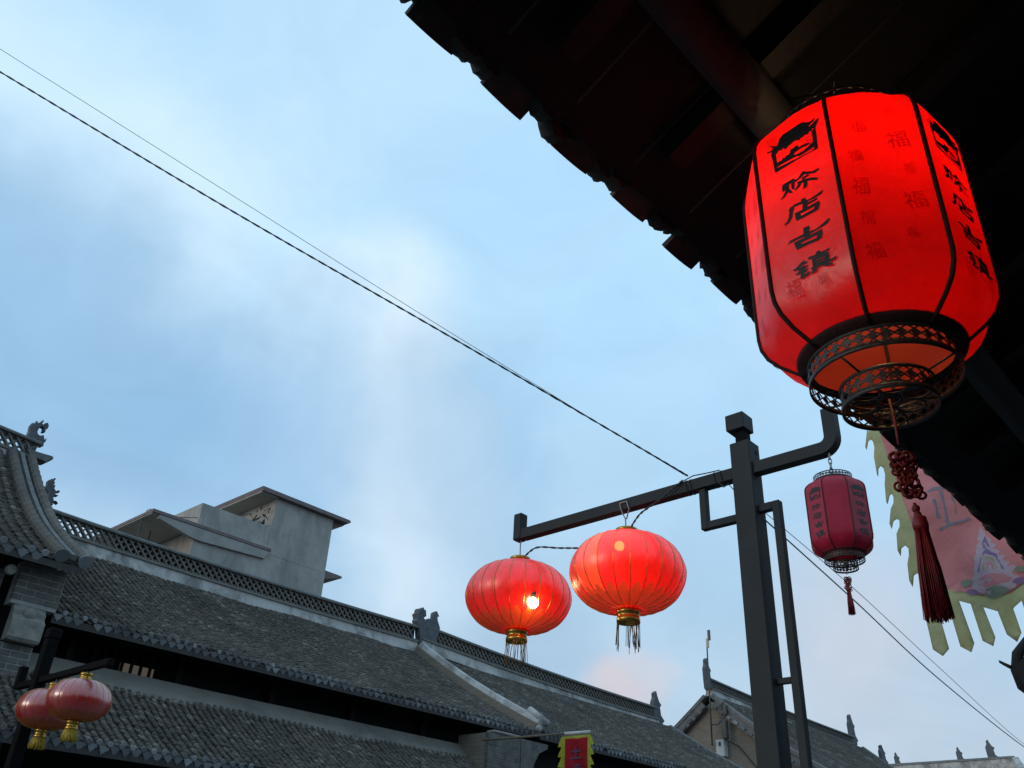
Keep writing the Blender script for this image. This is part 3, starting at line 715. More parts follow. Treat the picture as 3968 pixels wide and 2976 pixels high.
for z in (8.15, 7.62): MB().tube([(-17.72, 29.72, z), (-17.45, 29.72, z - .02), (-17.18, 29.95, z + .35)], .025, 5).build('bracket', M['antenna'], an)
MB().cbox((-17.3, 29.7, 7.1), (-17.12, 29.9, 7.75), .03).build('bracket_plate', M['antenna'], an)
MB().cbox((-17.22, 29.75, 7.9), (-17.10, 29.9, 8.3), .03).build('bracket_plate', M['antenna'], an)
bx = empty('junction_box', (-17.5, 29.98, 6.9), 'small white meter box on the tan brick gable', 'box')
MB().cbox((-17.68, 29.86, 6.55), (-17.34, 30.14, 7.12), .02).build('housing', M['box_white'], bx)
MB().box((-17.55, 29.84, 6.9), (-17.46, 29.858, 7.04)).build('label_window', M['antenna'], bx)
tag(MB().tube([(-17.3, 29.9, 7.1), (-16.9, 30.1, 6.9), (-16.3, 30.1, 6.2), (-15.8, 30.1, 5.7)], .02, 5).build('gable_cable', M['wire']), 'black cable slanting across the brick gable', 'cable')

# ------------------------------------------------------------------ house closing the street, far off
F = empty('far_house', (-23, 73, 0), 'distant tiled house crossing the end of the street at lower right', 'house')
bF = MB(); bF.add([(-31, 70, 11.2), (-18.3, 70, 11.0), (-16.5, 66, 8.2), (-33, 66, 8.2)], [(0, 1, 2, 3)])
bF.add([(-31, 70.2, 11.2), (-18.3, 70.2, 11.0), (-16.5, 74, 8.2), (-33, 74, 8.2)], [(3, 2, 1, 0)]).build('roof', M['ridge_dark'], F)
MB().sweep([(-31, 70, 11.15), (-24, 70, 11.2), (-18.6, 70, 11.25)], [(-.25, 0), (.25, 0), (.25, .6), (-.25, .6)]).build('ridge', M['plaster'], F)
MB().sweep([(-31, 70, 11.76), (-24, 70, 11.81), (-18.6, 70, 11.86)], [(-.3, 0), (.3, 0), (.2, .16), (-.2, .16)]).build('ridge_cap', M['ridge_dark'], F)
MB().box((-32, 67, 0), (-17.5, 73, 8.2)).build('house_body', M['brick_far'], F)
for x, s in ((-26.4, .005), (-22.0, .0055), (-19.9, .0075)): ornament(F, (x, 70, 11.85), BIRD, 540, 1040, s, s * .8, .2, XZ)
MB().sweep([(-18.6, 70, 11.6), (-17.2, 67.5, 9.6), (-16.6, 66, 8.5)], [(-.2, 0), (.2, 0), (.2, .4), (-.2, .4)]).build('verge', M['plaster'], F)

# ------------------------------------------------------------------ house on the camera's side: dark eave overhead
H = empty('near_house', (2.0, 1.0, 0), 'dark tiled eave overhead at upper right, seen from below', 'house')
EX, EZ, TA = -0.905, 3.135, radians(27)
def roof_z(x): return EZ + (x - EX) * math.tan(TA)
DX = EX - .046; DZ = EZ - .046 * math.tan(TA) + .012
rf = MB(); rf.add([(DX, -6, DZ), (3.4, -6, roof_z(3.4)), (3.4, 6.3, roof_z(3.4)), (DX, 6.3, DZ), (DX, -6, DZ + .04), (3.4, -6, roof_z(3.4) + .05), (3.4, 6.3, roof_z(3.4) + .05), (DX, 6.3, DZ + .04)],
                  [(3, 2, 1, 0), (4, 5, 6, 7), (0, 1, 5, 4), (1, 2, 6, 5), (2, 3, 7, 6), (3, 0, 4, 7)])
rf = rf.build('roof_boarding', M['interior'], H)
cT, sT = cos(TA), sin(TA)
pan_v, pan_f = [], []
w, ln = .132, .36
for y_, k_ in ((0, 1), (ln, .94)):
    for zz in (0, .016):
        for i in range(6):
            q = -1 + 2 * i / 5; pan_v.append((q * w / 2 * k_, y_, -.016 * (1 - q * q) + zz))
for i in range(5): pan_f += [(i, i + 1, 12 + i + 1, 12 + i), (6 + i + 1, 6 + i, 18 + i, 18 + i + 1), (6 + i, 6 + i + 1, i + 1, i)]
pan_f += [(0, 12, 18, 6), (5, 11, 23, 17)]
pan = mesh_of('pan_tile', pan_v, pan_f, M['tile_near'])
drop_meshes = []
for s_ in range(8):
    r_ = random.Random(s_); pl = [(-.052, .03), (-.056, -.004)]
    x_ = -.05
    while x_ < .046:
        u_ = abs(x_ + r_.uniform(-.01, .01)) / .055; pl.append((x_, -.036 * max(0, 1 - u_ ** 2.6) - r_.uniform(.0, .014))); x_ += r_.uniform(.007, .02)
    pl += [(.056, -.003), (.052, .03)]
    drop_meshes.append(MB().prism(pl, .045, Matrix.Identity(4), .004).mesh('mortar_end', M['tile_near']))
rr_ = random.Random(11)
pitch_n = .238
for c in range(-22, 30):
    y = .742 + c * pitch_n
    if y > 6.2 or y < -5.5: continue
    for r in range(4):
        s_ = r * .2 - .128 + rr_.uniform(-.010, .010) - (.02 if r else 0)
        o = Vector((EX + cT * s_, y + rr_.uniform(-.008, .008), EZ + .058 + sT * s_ + r * .004)); a_ = rr_.gauss(0, .03)
        t_ = Vector((cT, 0, sT)); n_ = Vector((-sT, 0, cT)); x_ = Vector((0, -1, 0))
        inst('pan_tile', pan, basis(o, x_ * cos(a_) + t_ * sin(a_), t_ * cos(a_) - x_ * sin(a_), n_), rf)
    # mortared cover tile and its ragged end between the pans
    yc = y + pitch_n / 2
    pts = [(EX + cT * q, yc, EZ + .075 + sT * q) for q in (-.02 - rr_.random() * .02, .3, .6, .9)]
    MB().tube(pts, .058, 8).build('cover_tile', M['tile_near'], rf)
    for k in (-1, 1):
        if k == 1 and rr_.random() < .12: continue
        inst('mortar_end', drop_meshes[rr_.randrange(8)], basis((EX - .058 - rr_.random() * .034, yc + k * .026 + rr_.uniform(-.012, .012), EZ + .040 + rr_.uniform(-.010, .010)), (0, -1, 0), (.35, 0, .94), (-.94, 0, .35)), rf)
# rafters, purlins and tie beams under the boarding
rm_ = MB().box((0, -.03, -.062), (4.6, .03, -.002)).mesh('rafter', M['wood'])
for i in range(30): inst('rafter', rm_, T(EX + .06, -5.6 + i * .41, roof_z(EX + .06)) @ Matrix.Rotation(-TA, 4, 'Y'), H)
for x, z, r in ((-.60, roof_z(-.60) - .115, .052), (.75, roof_z(.75) - .13, .07), (2.1, roof_z(2.1) - .13, .08)):
    MB().tube([(x, -6, z), (x, 6.3, z)], r, 14).build('purlin', M['wood_old'], H)
for y in (-2.4, .35, 4.05):
    MB().cbox((-.62, y - .06, 3.02), (2.2, y + .06, 3.15), .012).build('tie_beam', M['wood_old'], H)
    MB().tube([(.75, y, 0), (.75, y, roof_z(.75) - .2)], .11, 14).build('pillar', M['wood'], H)
MB().box((2.1, -6, 0), (2.3, 6.2, roof_z(2.1) - .22)).build('shop_wall', M['interior'], H)
MB().box((-.2, 6.05, 0), (2.1, 6.2, 3.3)).build('end_wall', M['interior'], H)
MB().box((-.4, -6, .0), (2.1, 6.2, .15)).build('plinth', M['ground'], H)

# next house on this side: upturned eave corner at the right edge
E2 = empty('next_house', (0.5, 13, 0), 'dark upturned eave corner with a spike at the right edge', 'house')
MB().tube([(-2.06, 8.98, 3.86), (-2.17, 9.0, 3.74), (-2.20, 9.0, 3.60), (-2.18, 9.02, 3.48), (-2.10, 9.05, 3.40), (-1.9, 9.1, 3.40), (-1.4, 9.2, 3.55)], [.03, .05, .06, .07, .08, .12, .14], 10).build('eave_roll', M['wood_old'], E2)
MB().prism([(-2.34, 3.685), (-2.27, 3.655), (-2.22, 3.645), (-2.13, 3.70), (-2.05, 3.80), (-2.0, 3.9), (-1.9, 3.9), (-1.9, 3.42), (-2.1, 3.39), (-2.19, 3.46), (-2.225, 3.60), (-2.25, 3.625)], .22, XZ((0, 9.05, 0)), .02).build('corner_scroll', M['wood_old'], E2)
MB().add([(-2.0, 9.0, 3.45), (2.5, 9.0, 5.2), (2.5, 18, 5.2), (-2.0, 18, 3.45), (-2.0, 9.0, 3.60), (2.5, 9.0, 5.35), (2.5, 18, 5.35), (-2.0, 18, 3.60)], [(3, 2, 1, 0), (4, 5, 6, 7), (0, 1, 5, 4), (1, 2, 6, 5), (2, 3, 7, 6), (3, 0, 4, 7)]).build('roof', M['interior'], E2)
MB().box((-.6, 9.3, 0), (2.3, 17.8, 3.9)).build('house_body', M['interior'], E2)

# ------------------------------------------------------------------ lettering
def glyph(ch, bold=.02):
    c = bpy.data.curves.new('glyph', 'FONT'); c.body = ch; c.size = 1; c.offset = bold; c.resolution_u = 3; c.align_x = 'CENTER'
    o = bpy.data.objects.new('glyph', c); COL.objects.link(o); dg = bpy.context.evaluated_depsgraph_get()
    me = bpy.data.meshes.new_from_object(o.evaluated_get(dg))
    v = [(p.co.x, p.co.y - .38) for p in me.vertices]; f = [tuple(p.vertices) for p in me.polygons]
    bpy.data.objects.remove(o); bpy.data.meshes.remove(me); bpy.data.curves.remove(c)
    return v, f
GF = glyph('福', .0)
PRINTS = {  # outlines on a lantern panel, metres across and up from its lower rim
    'emblem': [
        [(-0.0431, 0.4490), (-0.0375, 0.4406), (-0.0418, 0.4378), (-0.0471, 0.4387), (-0.0536, 0.4405), (-0.0520, 0.4354), (-0.0488, 0.4354), (-0.0423, 0.4336), (-0.0364, 0.4276), (-0.0333, 0.4207), (-0.0292, 0.4221), (-0.0247, 0.4263), (-0.0201, 0.4213), (-0.0156, 0.4255), (-0.0126, 0.4187), (-0.0075, 0.4179), (-0.0044, 0.4216), (0.0020, 0.4212), (0.0075, 0.4245), (0.0150, 0.4232), (0.0219, 0.4179), (0.0263, 0.4220), (0.0310, 0.4198), (0.0351, 0.4226), (0.0423, 0.4200), (0.0455, 0.4249), (0.0497, 0.4201), (0.0518, 0.4259), (0.0589, 0.4233), (0.0620, 0.4283), (0.0667, 0.4350), (0.0701, 0.4413), (0.0629, 0.4426), (0.0562, 0.4390), (0.0470, 0.4358), (0.0452, 0.4372), (0.0528, 0.4417), (0.0587, 0.4430), (0.0616, 0.4504), (0.0549, 0.4476), (0.0463, 0.4484), (0.0350, 0.4576), (0.0314, 0.4595), (-0.0125, 0.4599), (-0.0210, 0.4557), (-0.0264, 0.4444), (-0.0295, 0.4407), (-0.0393, 0.4473), (-0.0452, 0.4542)],
        [(-0.0446, 0.4261), (-0.0421, 0.4031), (-0.0415, 0.3862), (-0.0338, 0.3850), (-0.0338, 0.3955), (-0.0345, 0.4261), (-0.0423, 0.4336)],
        [(0.0500, 0.3961), (0.0502, 0.3725), (0.0572, 0.3701), (0.0585, 0.3954), (0.0590, 0.4247), (0.0504, 0.4211)],
        [(-0.0417, 0.3804), (-0.0403, 0.3749), (-0.0352, 0.3742), (-0.0095, 0.3732), (0.0232, 0.3725), (0.0564, 0.3684), (0.0575, 0.3727), (0.0405, 0.3726), (0.0113, 0.3770), (-0.0212, 0.3818), (-0.0340, 0.3837), (-0.0415, 0.3862)],
        [(-0.0336, 0.3864), (-0.0207, 0.3858), (0.0021, 0.3838), (0.0169, 0.3815), (0.0323, 0.3846), (0.0188, 0.3860), (0.0125, 0.3863), (0.0043, 0.3910), (0.0098, 0.3943), (0.0176, 0.3958), (0.0287, 0.3947), (0.0383, 0.3919), (0.0423, 0.3938), (0.0344, 0.3998), (0.0259, 0.4013), (0.0184, 0.4012), (0.0167, 0.4075), (0.0132, 0.4096), (0.0052, 0.4073), (0.0004, 0.4097), (-0.0016, 0.4043), (-0.0061, 0.3988), (-0.0110, 0.4010), (-0.0154, 0.3968), (-0.0188, 0.4008), (-0.0234, 0.3953), (-0.0283, 0.3974), (-0.0377, 0.3954)],
        [(0.0141, 0.3793), (0.0239, 0.3778), (0.0388, 0.3782), (0.0525, 0.3795), (0.0507, 0.3926), (0.0351, 0.3869), (0.0122, 0.3836)],
    ],
    'she': [
        [(-0.0298, 0.3224), (-0.0284, 0.3157), (-0.0236, 0.3195), (-0.0218, 0.3274), (-0.0086, 0.3262), (-0.0089, 0.3107), (-0.0051, 0.3061), (-0.0054, 0.3126), (-0.0021, 0.3301), (-0.0048, 0.3326), (-0.0287, 0.3331)],
        [(-0.0227, 0.3146), (-0.0283, 0.3071), (-0.0353, 0.3019), (-0.0362, 0.3003), (-0.0276, 0.3024), (-0.0220, 0.3070), (-0.0176, 0.3153), (-0.0154, 0.3281), (-0.0199, 0.3284)],
        [(-0.0201, 0.3114), (-0.0147, 0.3048), (-0.0105, 0.2991), (-0.0147, 0.3105), (-0.0194, 0.3166)],
        [(0.0001, 0.3223), (0.0066, 0.3240), (0.0142, 0.3257), (0.0208, 0.3287), (0.0263, 0.3249), (0.0420, 0.3162), (0.0513, 0.3174), (0.0511, 0.3209), (0.0380, 0.3214), (0.0223, 0.3312), (0.0194, 0.3362), (0.0140, 0.3330), (0.0069, 0.3266), (-0.0019, 0.3257)],
        [(0.0155, 0.3176), (0.0302, 0.3179), (0.0283, 0.3213), (0.0137, 0.3218)],
        [(0.0050, 0.3124), (0.0193, 0.3099), (0.0308, 0.3054), (0.0451, 0.2966), (0.0466, 0.2984), (0.0358, 0.3066), (0.0200, 0.3145), (0.0032, 0.3178)],
        [(0.0174, 0.3050), (0.0166, 0.2986), (0.0135, 0.2943), (0.0191, 0.2941), (0.0226, 0.2986), (0.0231, 0.3108), (0.0174, 0.3135)],
        [(0.0031, 0.3080), (-0.0024, 0.3034), (-0.0039, 0.3016), (0.0063, 0.3043), (0.0108, 0.3097), (0.0063, 0.3129)],
    ],
    'dian': [
        [(0.0059, 0.2657), (0.0089, 0.2609), (0.0143, 0.2655), (0.0139, 0.2708), (0.0063, 0.2723)],
        [(-0.0139, 0.2638), (-0.0100, 0.2654), (0.0007, 0.2637), (0.0195, 0.2598), (0.0360, 0.2584), (0.0478, 0.2590), (0.0521, 0.2637), (0.0498, 0.2644), (0.0389, 0.2624), (0.0222, 0.2615), (0.0037, 0.2672), (-0.0107, 0.2699)],
        [(-0.0216, 0.2661), (-0.0215, 0.2592), (-0.0241, 0.2471), (-0.0295, 0.2397), (-0.0365, 0.2374), (-0.0351, 0.2346), (-0.0262, 0.2362), (-0.0191, 0.2439), (-0.0166, 0.2532), (-0.0130, 0.2618), (-0.0097, 0.2679), (-0.0183, 0.2681)],
        [(0.0075, 0.2509), (0.0078, 0.2447), (0.0162, 0.2446), (0.0151, 0.2486), (0.0173, 0.2608), (0.0090, 0.2622)],
        [(0.0160, 0.2520), (0.0378, 0.2517), (0.0389, 0.2542), (0.0166, 0.2558)],
        [(-0.0022, 0.2424), (0.0108, 0.2406), (0.0404, 0.2403), (0.0410, 0.2447), (0.0104, 0.2458), (-0.0107, 0.2479)],
        [(-0.0103, 0.2396), (-0.0088, 0.2296), (-0.0035, 0.2289), (-0.0011, 0.2362), (-0.0019, 0.2441), (-0.0107, 0.2479)],
        [(0.0291, 0.2272), (0.0362, 0.2278), (0.0300, 0.2333), (-0.0034, 0.2332), (-0.0088, 0.2296)],
        [(0.0318, 0.2375), (0.0294, 0.2291), (0.0360, 0.2266), (0.0402, 0.2359), (0.0410, 0.2447), (0.0328, 0.2448)],
    ],
    'gu': [
        [(-0.0265, 0.1882), (-0.0145, 0.1874), (0.0019, 0.1851), (0.0182, 0.1840), (0.0344, 0.1842), (0.0484, 0.1857), (0.0552, 0.1916), (0.0542, 0.1941), (0.0446, 0.1907), (0.0254, 0.1860), (0.0025, 0.1899), (-0.0140, 0.1910), (-0.0284, 0.1920), (-0.0358, 0.1878)],
        [(0.0014, 0.1906), (0.0016, 0.1800), (0.0115, 0.1785), (0.0111, 0.1924), (0.0131, 0.1977), (0.0114, 0.2027), (0.0022, 0.2046)],
        [(-0.0102, 0.1755), (0.0098, 0.1744), (0.0368, 0.1723), (0.0369, 0.1781), (0.0106, 0.1802), (-0.0116, 0.1822), (-0.0211, 0.1835)],
        [(-0.0192, 0.1740), (-0.0164, 0.1645), (-0.0116, 0.1647), (-0.0096, 0.1712), (-0.0110, 0.1813), (-0.0211, 0.1835)],
        [(0.0081, 0.1630), (0.0284, 0.1595), (0.0335, 0.1628), (0.0225, 0.1658), (-0.0102, 0.1703), (-0.0164, 0.1645)],
        [(0.0277, 0.1702), (0.0243, 0.1626), (0.0327, 0.1602), (0.0362, 0.1688), (0.0370, 0.1786), (0.0279, 0.1792)],
    ],
    'zhen': [
        [(-0.0283, 0.1207), (-0.0199, 0.1221), (-0.0124, 0.1254), (-0.0032, 0.1243), (-0.0017, 0.1267), (-0.0089, 0.1284), (-0.0068, 0.1315), (-0.0091, 0.1323), (-0.0153, 0.1296), (-0.0230, 0.1252), (-0.0327, 0.1232)],
        [(-0.0207, 0.1163), (-0.0056, 0.1152), (-0.0018, 0.1179), (-0.0051, 0.1186), (-0.0247, 0.1211)],
        [(-0.0205, 0.1086), (-0.0045, 0.1070), (-0.0017, 0.1104), (-0.0222, 0.1134), (-0.0290, 0.1122)],
        [(-0.0148, 0.1129), (-0.0169, 0.1041), (-0.0193, 0.0974), (-0.0136, 0.0997), (-0.0102, 0.1077), (-0.0073, 0.1199), (-0.0128, 0.1219)],
        [(-0.0141, 0.0962), (-0.0035, 0.0977), (0.0018, 0.1021), (-0.0005, 0.1022), (-0.0124, 0.1002), (-0.0198, 0.0970)],
        [(0.0033, 0.1289), (0.0168, 0.1272), (0.0326, 0.1265), (0.0441, 0.1279), (0.0454, 0.1296), (0.0309, 0.1301), (0.0173, 0.1306), (0.0016, 0.1336)],
        [(0.0197, 0.1280), (0.0238, 0.1280), (0.0259, 0.1344), (0.0239, 0.1368), (0.0191, 0.1347)],
        [(0.0102, 0.1160), (0.0094, 0.1077), (0.0152, 0.1081), (0.0156, 0.1191), (0.0181, 0.1201), (0.0355, 0.1186), (0.0349, 0.1115), (0.0355, 0.1012), (0.0405, 0.1044), (0.0414, 0.1175), (0.0412, 0.1239), (0.0188, 0.1247), (0.0096, 0.1251)],
        [(0.0167, 0.1142), (0.0344, 0.1130), (0.0348, 0.1153), (0.0172, 0.1169)],
        [(0.0163, 0.1082), (0.0346, 0.1067), (0.0349, 0.1090), (0.0163, 0.1112)],
        [(0.0065, 0.1032), (0.0223, 0.1027), (0.0444, 0.1009), (0.0545, 0.1023), (0.0561, 0.1058), (0.0493, 0.1042), (0.0383, 0.1045), (0.0183, 0.1063), (0.0036, 0.1073)],
        [(0.0096, 0.1013), (0.0046, 0.0980), (0.0018, 0.0947), (0.0125, 0.0972), (0.0180, 0.1040), (0.0136, 0.1053)],
        [(0.0287, 0.1002), (0.0348, 0.0966), (0.0453, 0.0925), (0.0477, 0.0940), (0.0354, 0.1000), (0.0270, 0.1037)],
    ],
}
def stamp(b, shape_v, shape_f, c, sx, sy, Mp, rot=0, shear=0):
    vs_ = []
    for x, y in shape_v:
        x, y = x * sx + shear * y * sy, y * sy
        x, y = x * cos(rot) - y * sin(rot), x * sin(rot) + y * cos(rot)
        vs_.append(Mp @ Vector((c[0] + x, c[1] + y, 0)))
    b.add(vs_, shape_f)

# ------------------------------------------------------------------ eight-sided lanterns
def filigree(par, c, R, z0, z1, N, m='metal_black', name='filigree_band', rim=.0105):
    """pierced metal band: crossing bars, rosettes, solid rims"""
    b = MB(); h = z1 - z0
    b.lathe([(R, z0), (R + .0015, z0), (R + .0015, z0 + rim), (R, z0 + rim), (R - .001, z0 + rim), (R - .001, z0), (R, z0)], c, 64)
    b.lathe([(R, z1 - rim * .6), (R + .0015, z1 - rim * .6), (R + .0015, z1), (R - .001, z1), (R - .001, z1 - rim * .6), (R, z1 - rim * .6)], c, 64)
    a0, a1 = z0 + rim * .8, z1 - rim * .4; da = 2 * pi / N; bw = .0014
    def P(a, z, dr=0): return Vector((c[0] + (R + dr) * cos(a), c[1] + (R + dr) * sin(a), z))
    def strip(aA, zA, aB, zB, w):
        dx, dz = (aB - aA) * R, zB - zA; L = sqrt(dx * dx + dz * dz); ox, oz = -dz / L * w / R, dx / L * w
        b.add([P(aA + ox, zA + oz), P(aB + ox, zB + oz), P(aB - ox, zB - oz), P(aA - ox, zA - oz)], [(0, 1, 2, 3)])
        b.add([P(aA + ox, zA + oz, -.0012), P(aB + ox, zB + oz, -.0012), P(aB - ox, zB - oz, -.0012), P(aA - ox, zA - oz, -.0012)], [(3, 2, 1, 0)])
    zm = (a0 + a1) / 2; q = (a1 - a0) / 4
    for i in range(N):
        a = i * da
        for s in (-1, 1):
            # each crossing bar is bowed, so the openings read as hearts and petals
            strip(a, a0, a + s * da * .55, a0 + q * 1.05, bw); strip(a + s * da * .55, a0 + q * 1.05, a + s * da, zm, bw)
            strip(a, zm, a + s * da * .45, a0 + q * 2.95, bw); strip(a + s * da * .45, a0 + q * 2.95, a + s * da, a1, bw)
        n = 10; rr = min(.0078, da * R * .34)
        vs_ = [P(a + da / 2, zm, .001)] + [P(a + da / 2 + cos(2 * pi * k / n) * rr * (1.0 if k % 2 else .78) / R, zm + sin(2 * pi * k / n) * rr * (1.0 if k % 2 else .78), .001) for k in range(n)]
        b.add(vs_, [(0, 1 + k, 1 + (k + 1) % n) for k in range(n)])
        for zz in (a0 + q * .1, a1 - q * .1):
            vs_ = [P(a, zz, .0006)] + [P(a + cos(2 * pi * k / 6) * .0036 / R, zz + sin(2 * pi * k / 6) * .0036, .0006) for k in range(6)]
            b.add(vs_, [(0, 1 + k, 1 + (k + 1) % 6) for k in range(6)])
    return b.build(name, M[m], par)
def octagon_lantern(name, c, zb, S, face, mats, label, cat='lantern', lit=True, faint=True, top_ring=True, seed=12, tilt_faces=(0, 2)):
    """c: axis (x, y); zb: height of the cloth's lower rim; S: size (1 = 0.44 m across); face: direction of one seam"""
    L = empty(name, (c[0], c[1], zb - .1 * S), label, cat)
    prof = [(.138, .0), (.150, .008), (.185, .034), (.205, .056), (.216, .080), (.2195, .105), (.220, .15), (.220, .25), (.220, .36), (.220, .43), (.2195, .460), (.216, .482), (.205, .502), (.180, .525), (.140, .550)]
    prof = [(r * S, zb + z * S) for r, z in prof]
    r_ = random.Random(seed)
    for k in range(8):
        a0 = face + k * pi / 4; a1 = a0 + pi / 4; am = (a0 + a1) / 2
        vs_, fs_ = [], []; n = 5
        for r, z in prof:
            for i in range(n):
                u = i / (n - 1)
                p = Vector((cos(a0), sin(a0))) * r * (1 - u) + Vector((cos(a1), sin(a1))) * r * u
                bow = 0.012 * (1 - (2 * u - 1) ** 2) * r * .6
                if z < zb + .05 * S or z > zb + .51 * S: bow += (1 - (2 * u - 1) ** 2) * r * .07
                vs_.append((c[0] + p.x + cos(am) * bow, c[1] + p.y + sin(am) * bow, z))
        for j in range(len(prof) - 1):
            for i in range(n - 1): fs_.append((j * n + i, j * n + i + 1, (j + 1) * n + i + 1, (j + 1) * n + i))
        pn = MB().add(vs_, fs_, True).build('panel', M[mats['cloth']], L)
        ap = prof[7][0] * cos(pi / 8) + .0026 * S
        nrm = Vector((cos(am), sin(am), 0)); tx = Vector((-sin(am), cos(am), 0))
        Mp = basis(Vector((c[0], c[1], 0)) + nrm * ap, tx, (0, 0, 1), nrm)
        if k % 2 == tilt_faces[0] % 2:
            for key, polys in PRINTS.items():
                b = MB()
                for j, poly in enumerate(polys):
                    n_p = len(poly); fat = []
                    for i, q in enumerate(poly):
                        d = Vector(poly[(i + 1) % n_p]) - Vector(poly[i - 1]); d = d.normalized() if d.length > 1e-9 else Vector((1, 0))
                        fat.append((q[0] + d.y * (.0004 if key == 'emblem' else .0018), q[1] - d.x * (.0003 if key == 'emblem' else .0013)))
                    b.add([Mp @ Vector((x * S, zb + z * S, .00006 * j)) for x, z in fat], [tuple(range(n_p))])
                b.build('emblem' if key == 'emblem' else 'character', M[mats['print']], pn)
        if faint:
            b = MB(); Mq = Mp @ T(0, 0, -.0008)
            for i in range(10 if k % 2 else 4):
                sc = (.034, .022, .028, .044)[i % 4] * S
                cx_ = ((-.036, .034)[i % 2] + r_.uniform(-.012, .012)) * S; cz_ = (.10 + .038 * i) if k % 2 else (.085, .075, .455, .40)[i]
                stamp(b, GF[0], GF[1], (cx_, zb + cz_ * S), sc, sc * r_.uniform(1.0, 1.4), Mq, r_.gauss(0, .15))
            b.build('faint_lettering', M[mats['faint']], pn, kind='stuff')
        # braid along the seam
        MB().tube([(c[0] + cos(a0) * (r + .001), c[1] + sin(a0) * (r + .001), z) for r, z in prof], .0047 * S, 6).build('piping', M[mats['piping']], L)
    for z, dz in ((zb, 1), (zb + .550 * S, -1)):
        MB().lathe([(.126 * S, z - .004 * dz * S), (.150 * S, z + .004 * dz * S), (.152 * S, z + .012 * dz * S), (.137 * S, z + .010 * dz * S)], c, 48).build('collar', M[mats['piping']], L)
    filigree(L, c, .134 * S, zb - .048 * S, zb - .004 * S, 36)
    inner = filigree(L, c, .083 * S, zb - .104 * S, zb - .056 * S, 22)
    if top_ring: filigree(L, c, .134 * S, zb + .553 * S, zb + .598 * S, 36)
    b = MB()
    for k in range(4):
        a = face + .35 + k * pi / 2
        b.tube([(c[0] + cos(a) * .134 * S, c[1] + sin(a) * .134 * S, zb - .047 * S), (c[0] + cos(a) * .083 * S, c[1] + sin(a) * .083 * S, zb - .058 * S)], .0022 * S, 6)
    b.build('spoke', M['metal_black'], L)
    b = MB(); zz = zb - .085 * S
    for k in range(6):
        a = k * pi / 3; cc = (c[0] + cos(a) * .049 * S, c[1] + sin(a) * .049 * S)
        b.tube([(cc[0] + cos(q) * .024 * S, cc[1] + sin(q) * .024 * S, zz) for q in np.linspace(0, 2 * pi, 18)[:-1]], .0024 * S, 5, closed=True)
        b.tube([(c[0] + cos(a + pi / 6) * .02 * S, c[1] + sin(a + pi / 6) * .02 * S, zz), (c[0] + cos(a + pi / 6) * .083 * S, c[1] + sin(a + pi / 6) * .083 * S, zz)], .002 * S, 5)
    b.tube([(c[0] + cos(q) * .02 * S, c[1] + sin(q) * .02 * S, zz) for q in np.linspace(0, 2 * pi, 14)[:-1]], .003 * S, 5, closed=True)
    b.build('rosette_grille', M['metal_black'], inner)
    return L
def knot_tassel(par, top, mid, base, S, col='tassel_red', cord='cord_red', loops=True):
    """hanging cord, braided knot with loops, then a silk tassel"""
    top, mid, base = Vector(top), Vector(mid), Vector(base)
    MB().tube([top, top.lerp(mid, .5) + Vector((.002, 0, 0)), mid + Vector((0, 0, .03 * S))], .0035 * S, 6).build('cord', M[cord], par)
    b = MB(); ax = (base - mid)
    if loops:
        rr = random.Random(5)
        for row in range(7):
            for k in range(3):
                o = mid + ax.normalized() * (row * .0155 * S) + Vector(((k - 1) * .0085 * S, (k - 1) * .0085 * S, 0)) + Vector((rr.gauss(0, .002), rr.gauss(0, .003), 0)) * S
                e = rr.uniform(.8, 1.15); tl = rr.uniform(-.5, .5)
                b.tube([o + Vector(((cos(q) * cos(tl) - .6 * sin(q) * sin(tl)) * .0075 * S * e, (cos(q) + .5 * sin(q)) * .0075 * S * e, (sin(q) + cos(q) * tl) * .010 * S * e)) for q in np.linspace(0, 2 * pi, 9)[:-1]], .0044 * S, 6, closed=True)
        for row in range(6):
            for k in (-1, 1):
                if rr.random() < .25: continue
                o = mid + ax.normalized() * (row * .018 * S + .004 * S) + Vector((k * .0145 * S, k * .0145 * S, 0)); e = rr.uniform(.5, .95)
                b.tube([o + Vector((cos(q) * .0095 * S * e, cos(q) * .0095 * S * e + sin(q) * .004 * S, sin(q) * .013 * S * e)) for q in np.linspace(0, 2 * pi, 11)[:-1]], .0030 * S, 6, closed=True)
        b.build('knot', M[cord], par)
    n0 = mid + ax.normalized() * (.115 * S if loops else .03 * S)
    b = MB().tube([n0, base + Vector((0, 0, .028 * S))], .0035 * S, 6)
    for t_ in (.25, .55): b.sphere(n0.lerp(base, t_), .009 * S, 8, 6)
    b.build('cord', M[cord], par)
    L = .195 * S
    b = MB().tube([base + Vector((0, 0, .022 * S)), base + Vector((0, 0, .016 * S)), base + Vector((0, 0, .0)), base + Vector((0, 0, -.012 * S))], [.006 * S, .014 * S, .0165 * S, .015 * S], 12)
    b.build('tassel_head', M[col], par)
    b = MB(); rr = random.Random(8)
    for i in range(260):
        a = rr.uniform(0, 2 * pi); q = sqrt(rr.random()); r0, r1 = .013 * S * q, .0255 * S * q
        l = L * rr.uniform(.95, 1.03); sw = rr.gauss(0, .0022 * S)
        b.tube([base + Vector((cos(a) * r0, sin(a) * r0, -.008 * S)), base + Vector((cos(a) * (r0 * .3 + r1 * .7) + sw, sin(a) * (r0 * .3 + r1 * .7), -l * .5)), base + Vector((cos(a) * r1 + sw * 1.4, sin(a) * r1 + sw, -l))], [.0012 * S, .0013 * S, .0009 * S], 4)
    b.build('tassel', M[col], par, kind='stuff')
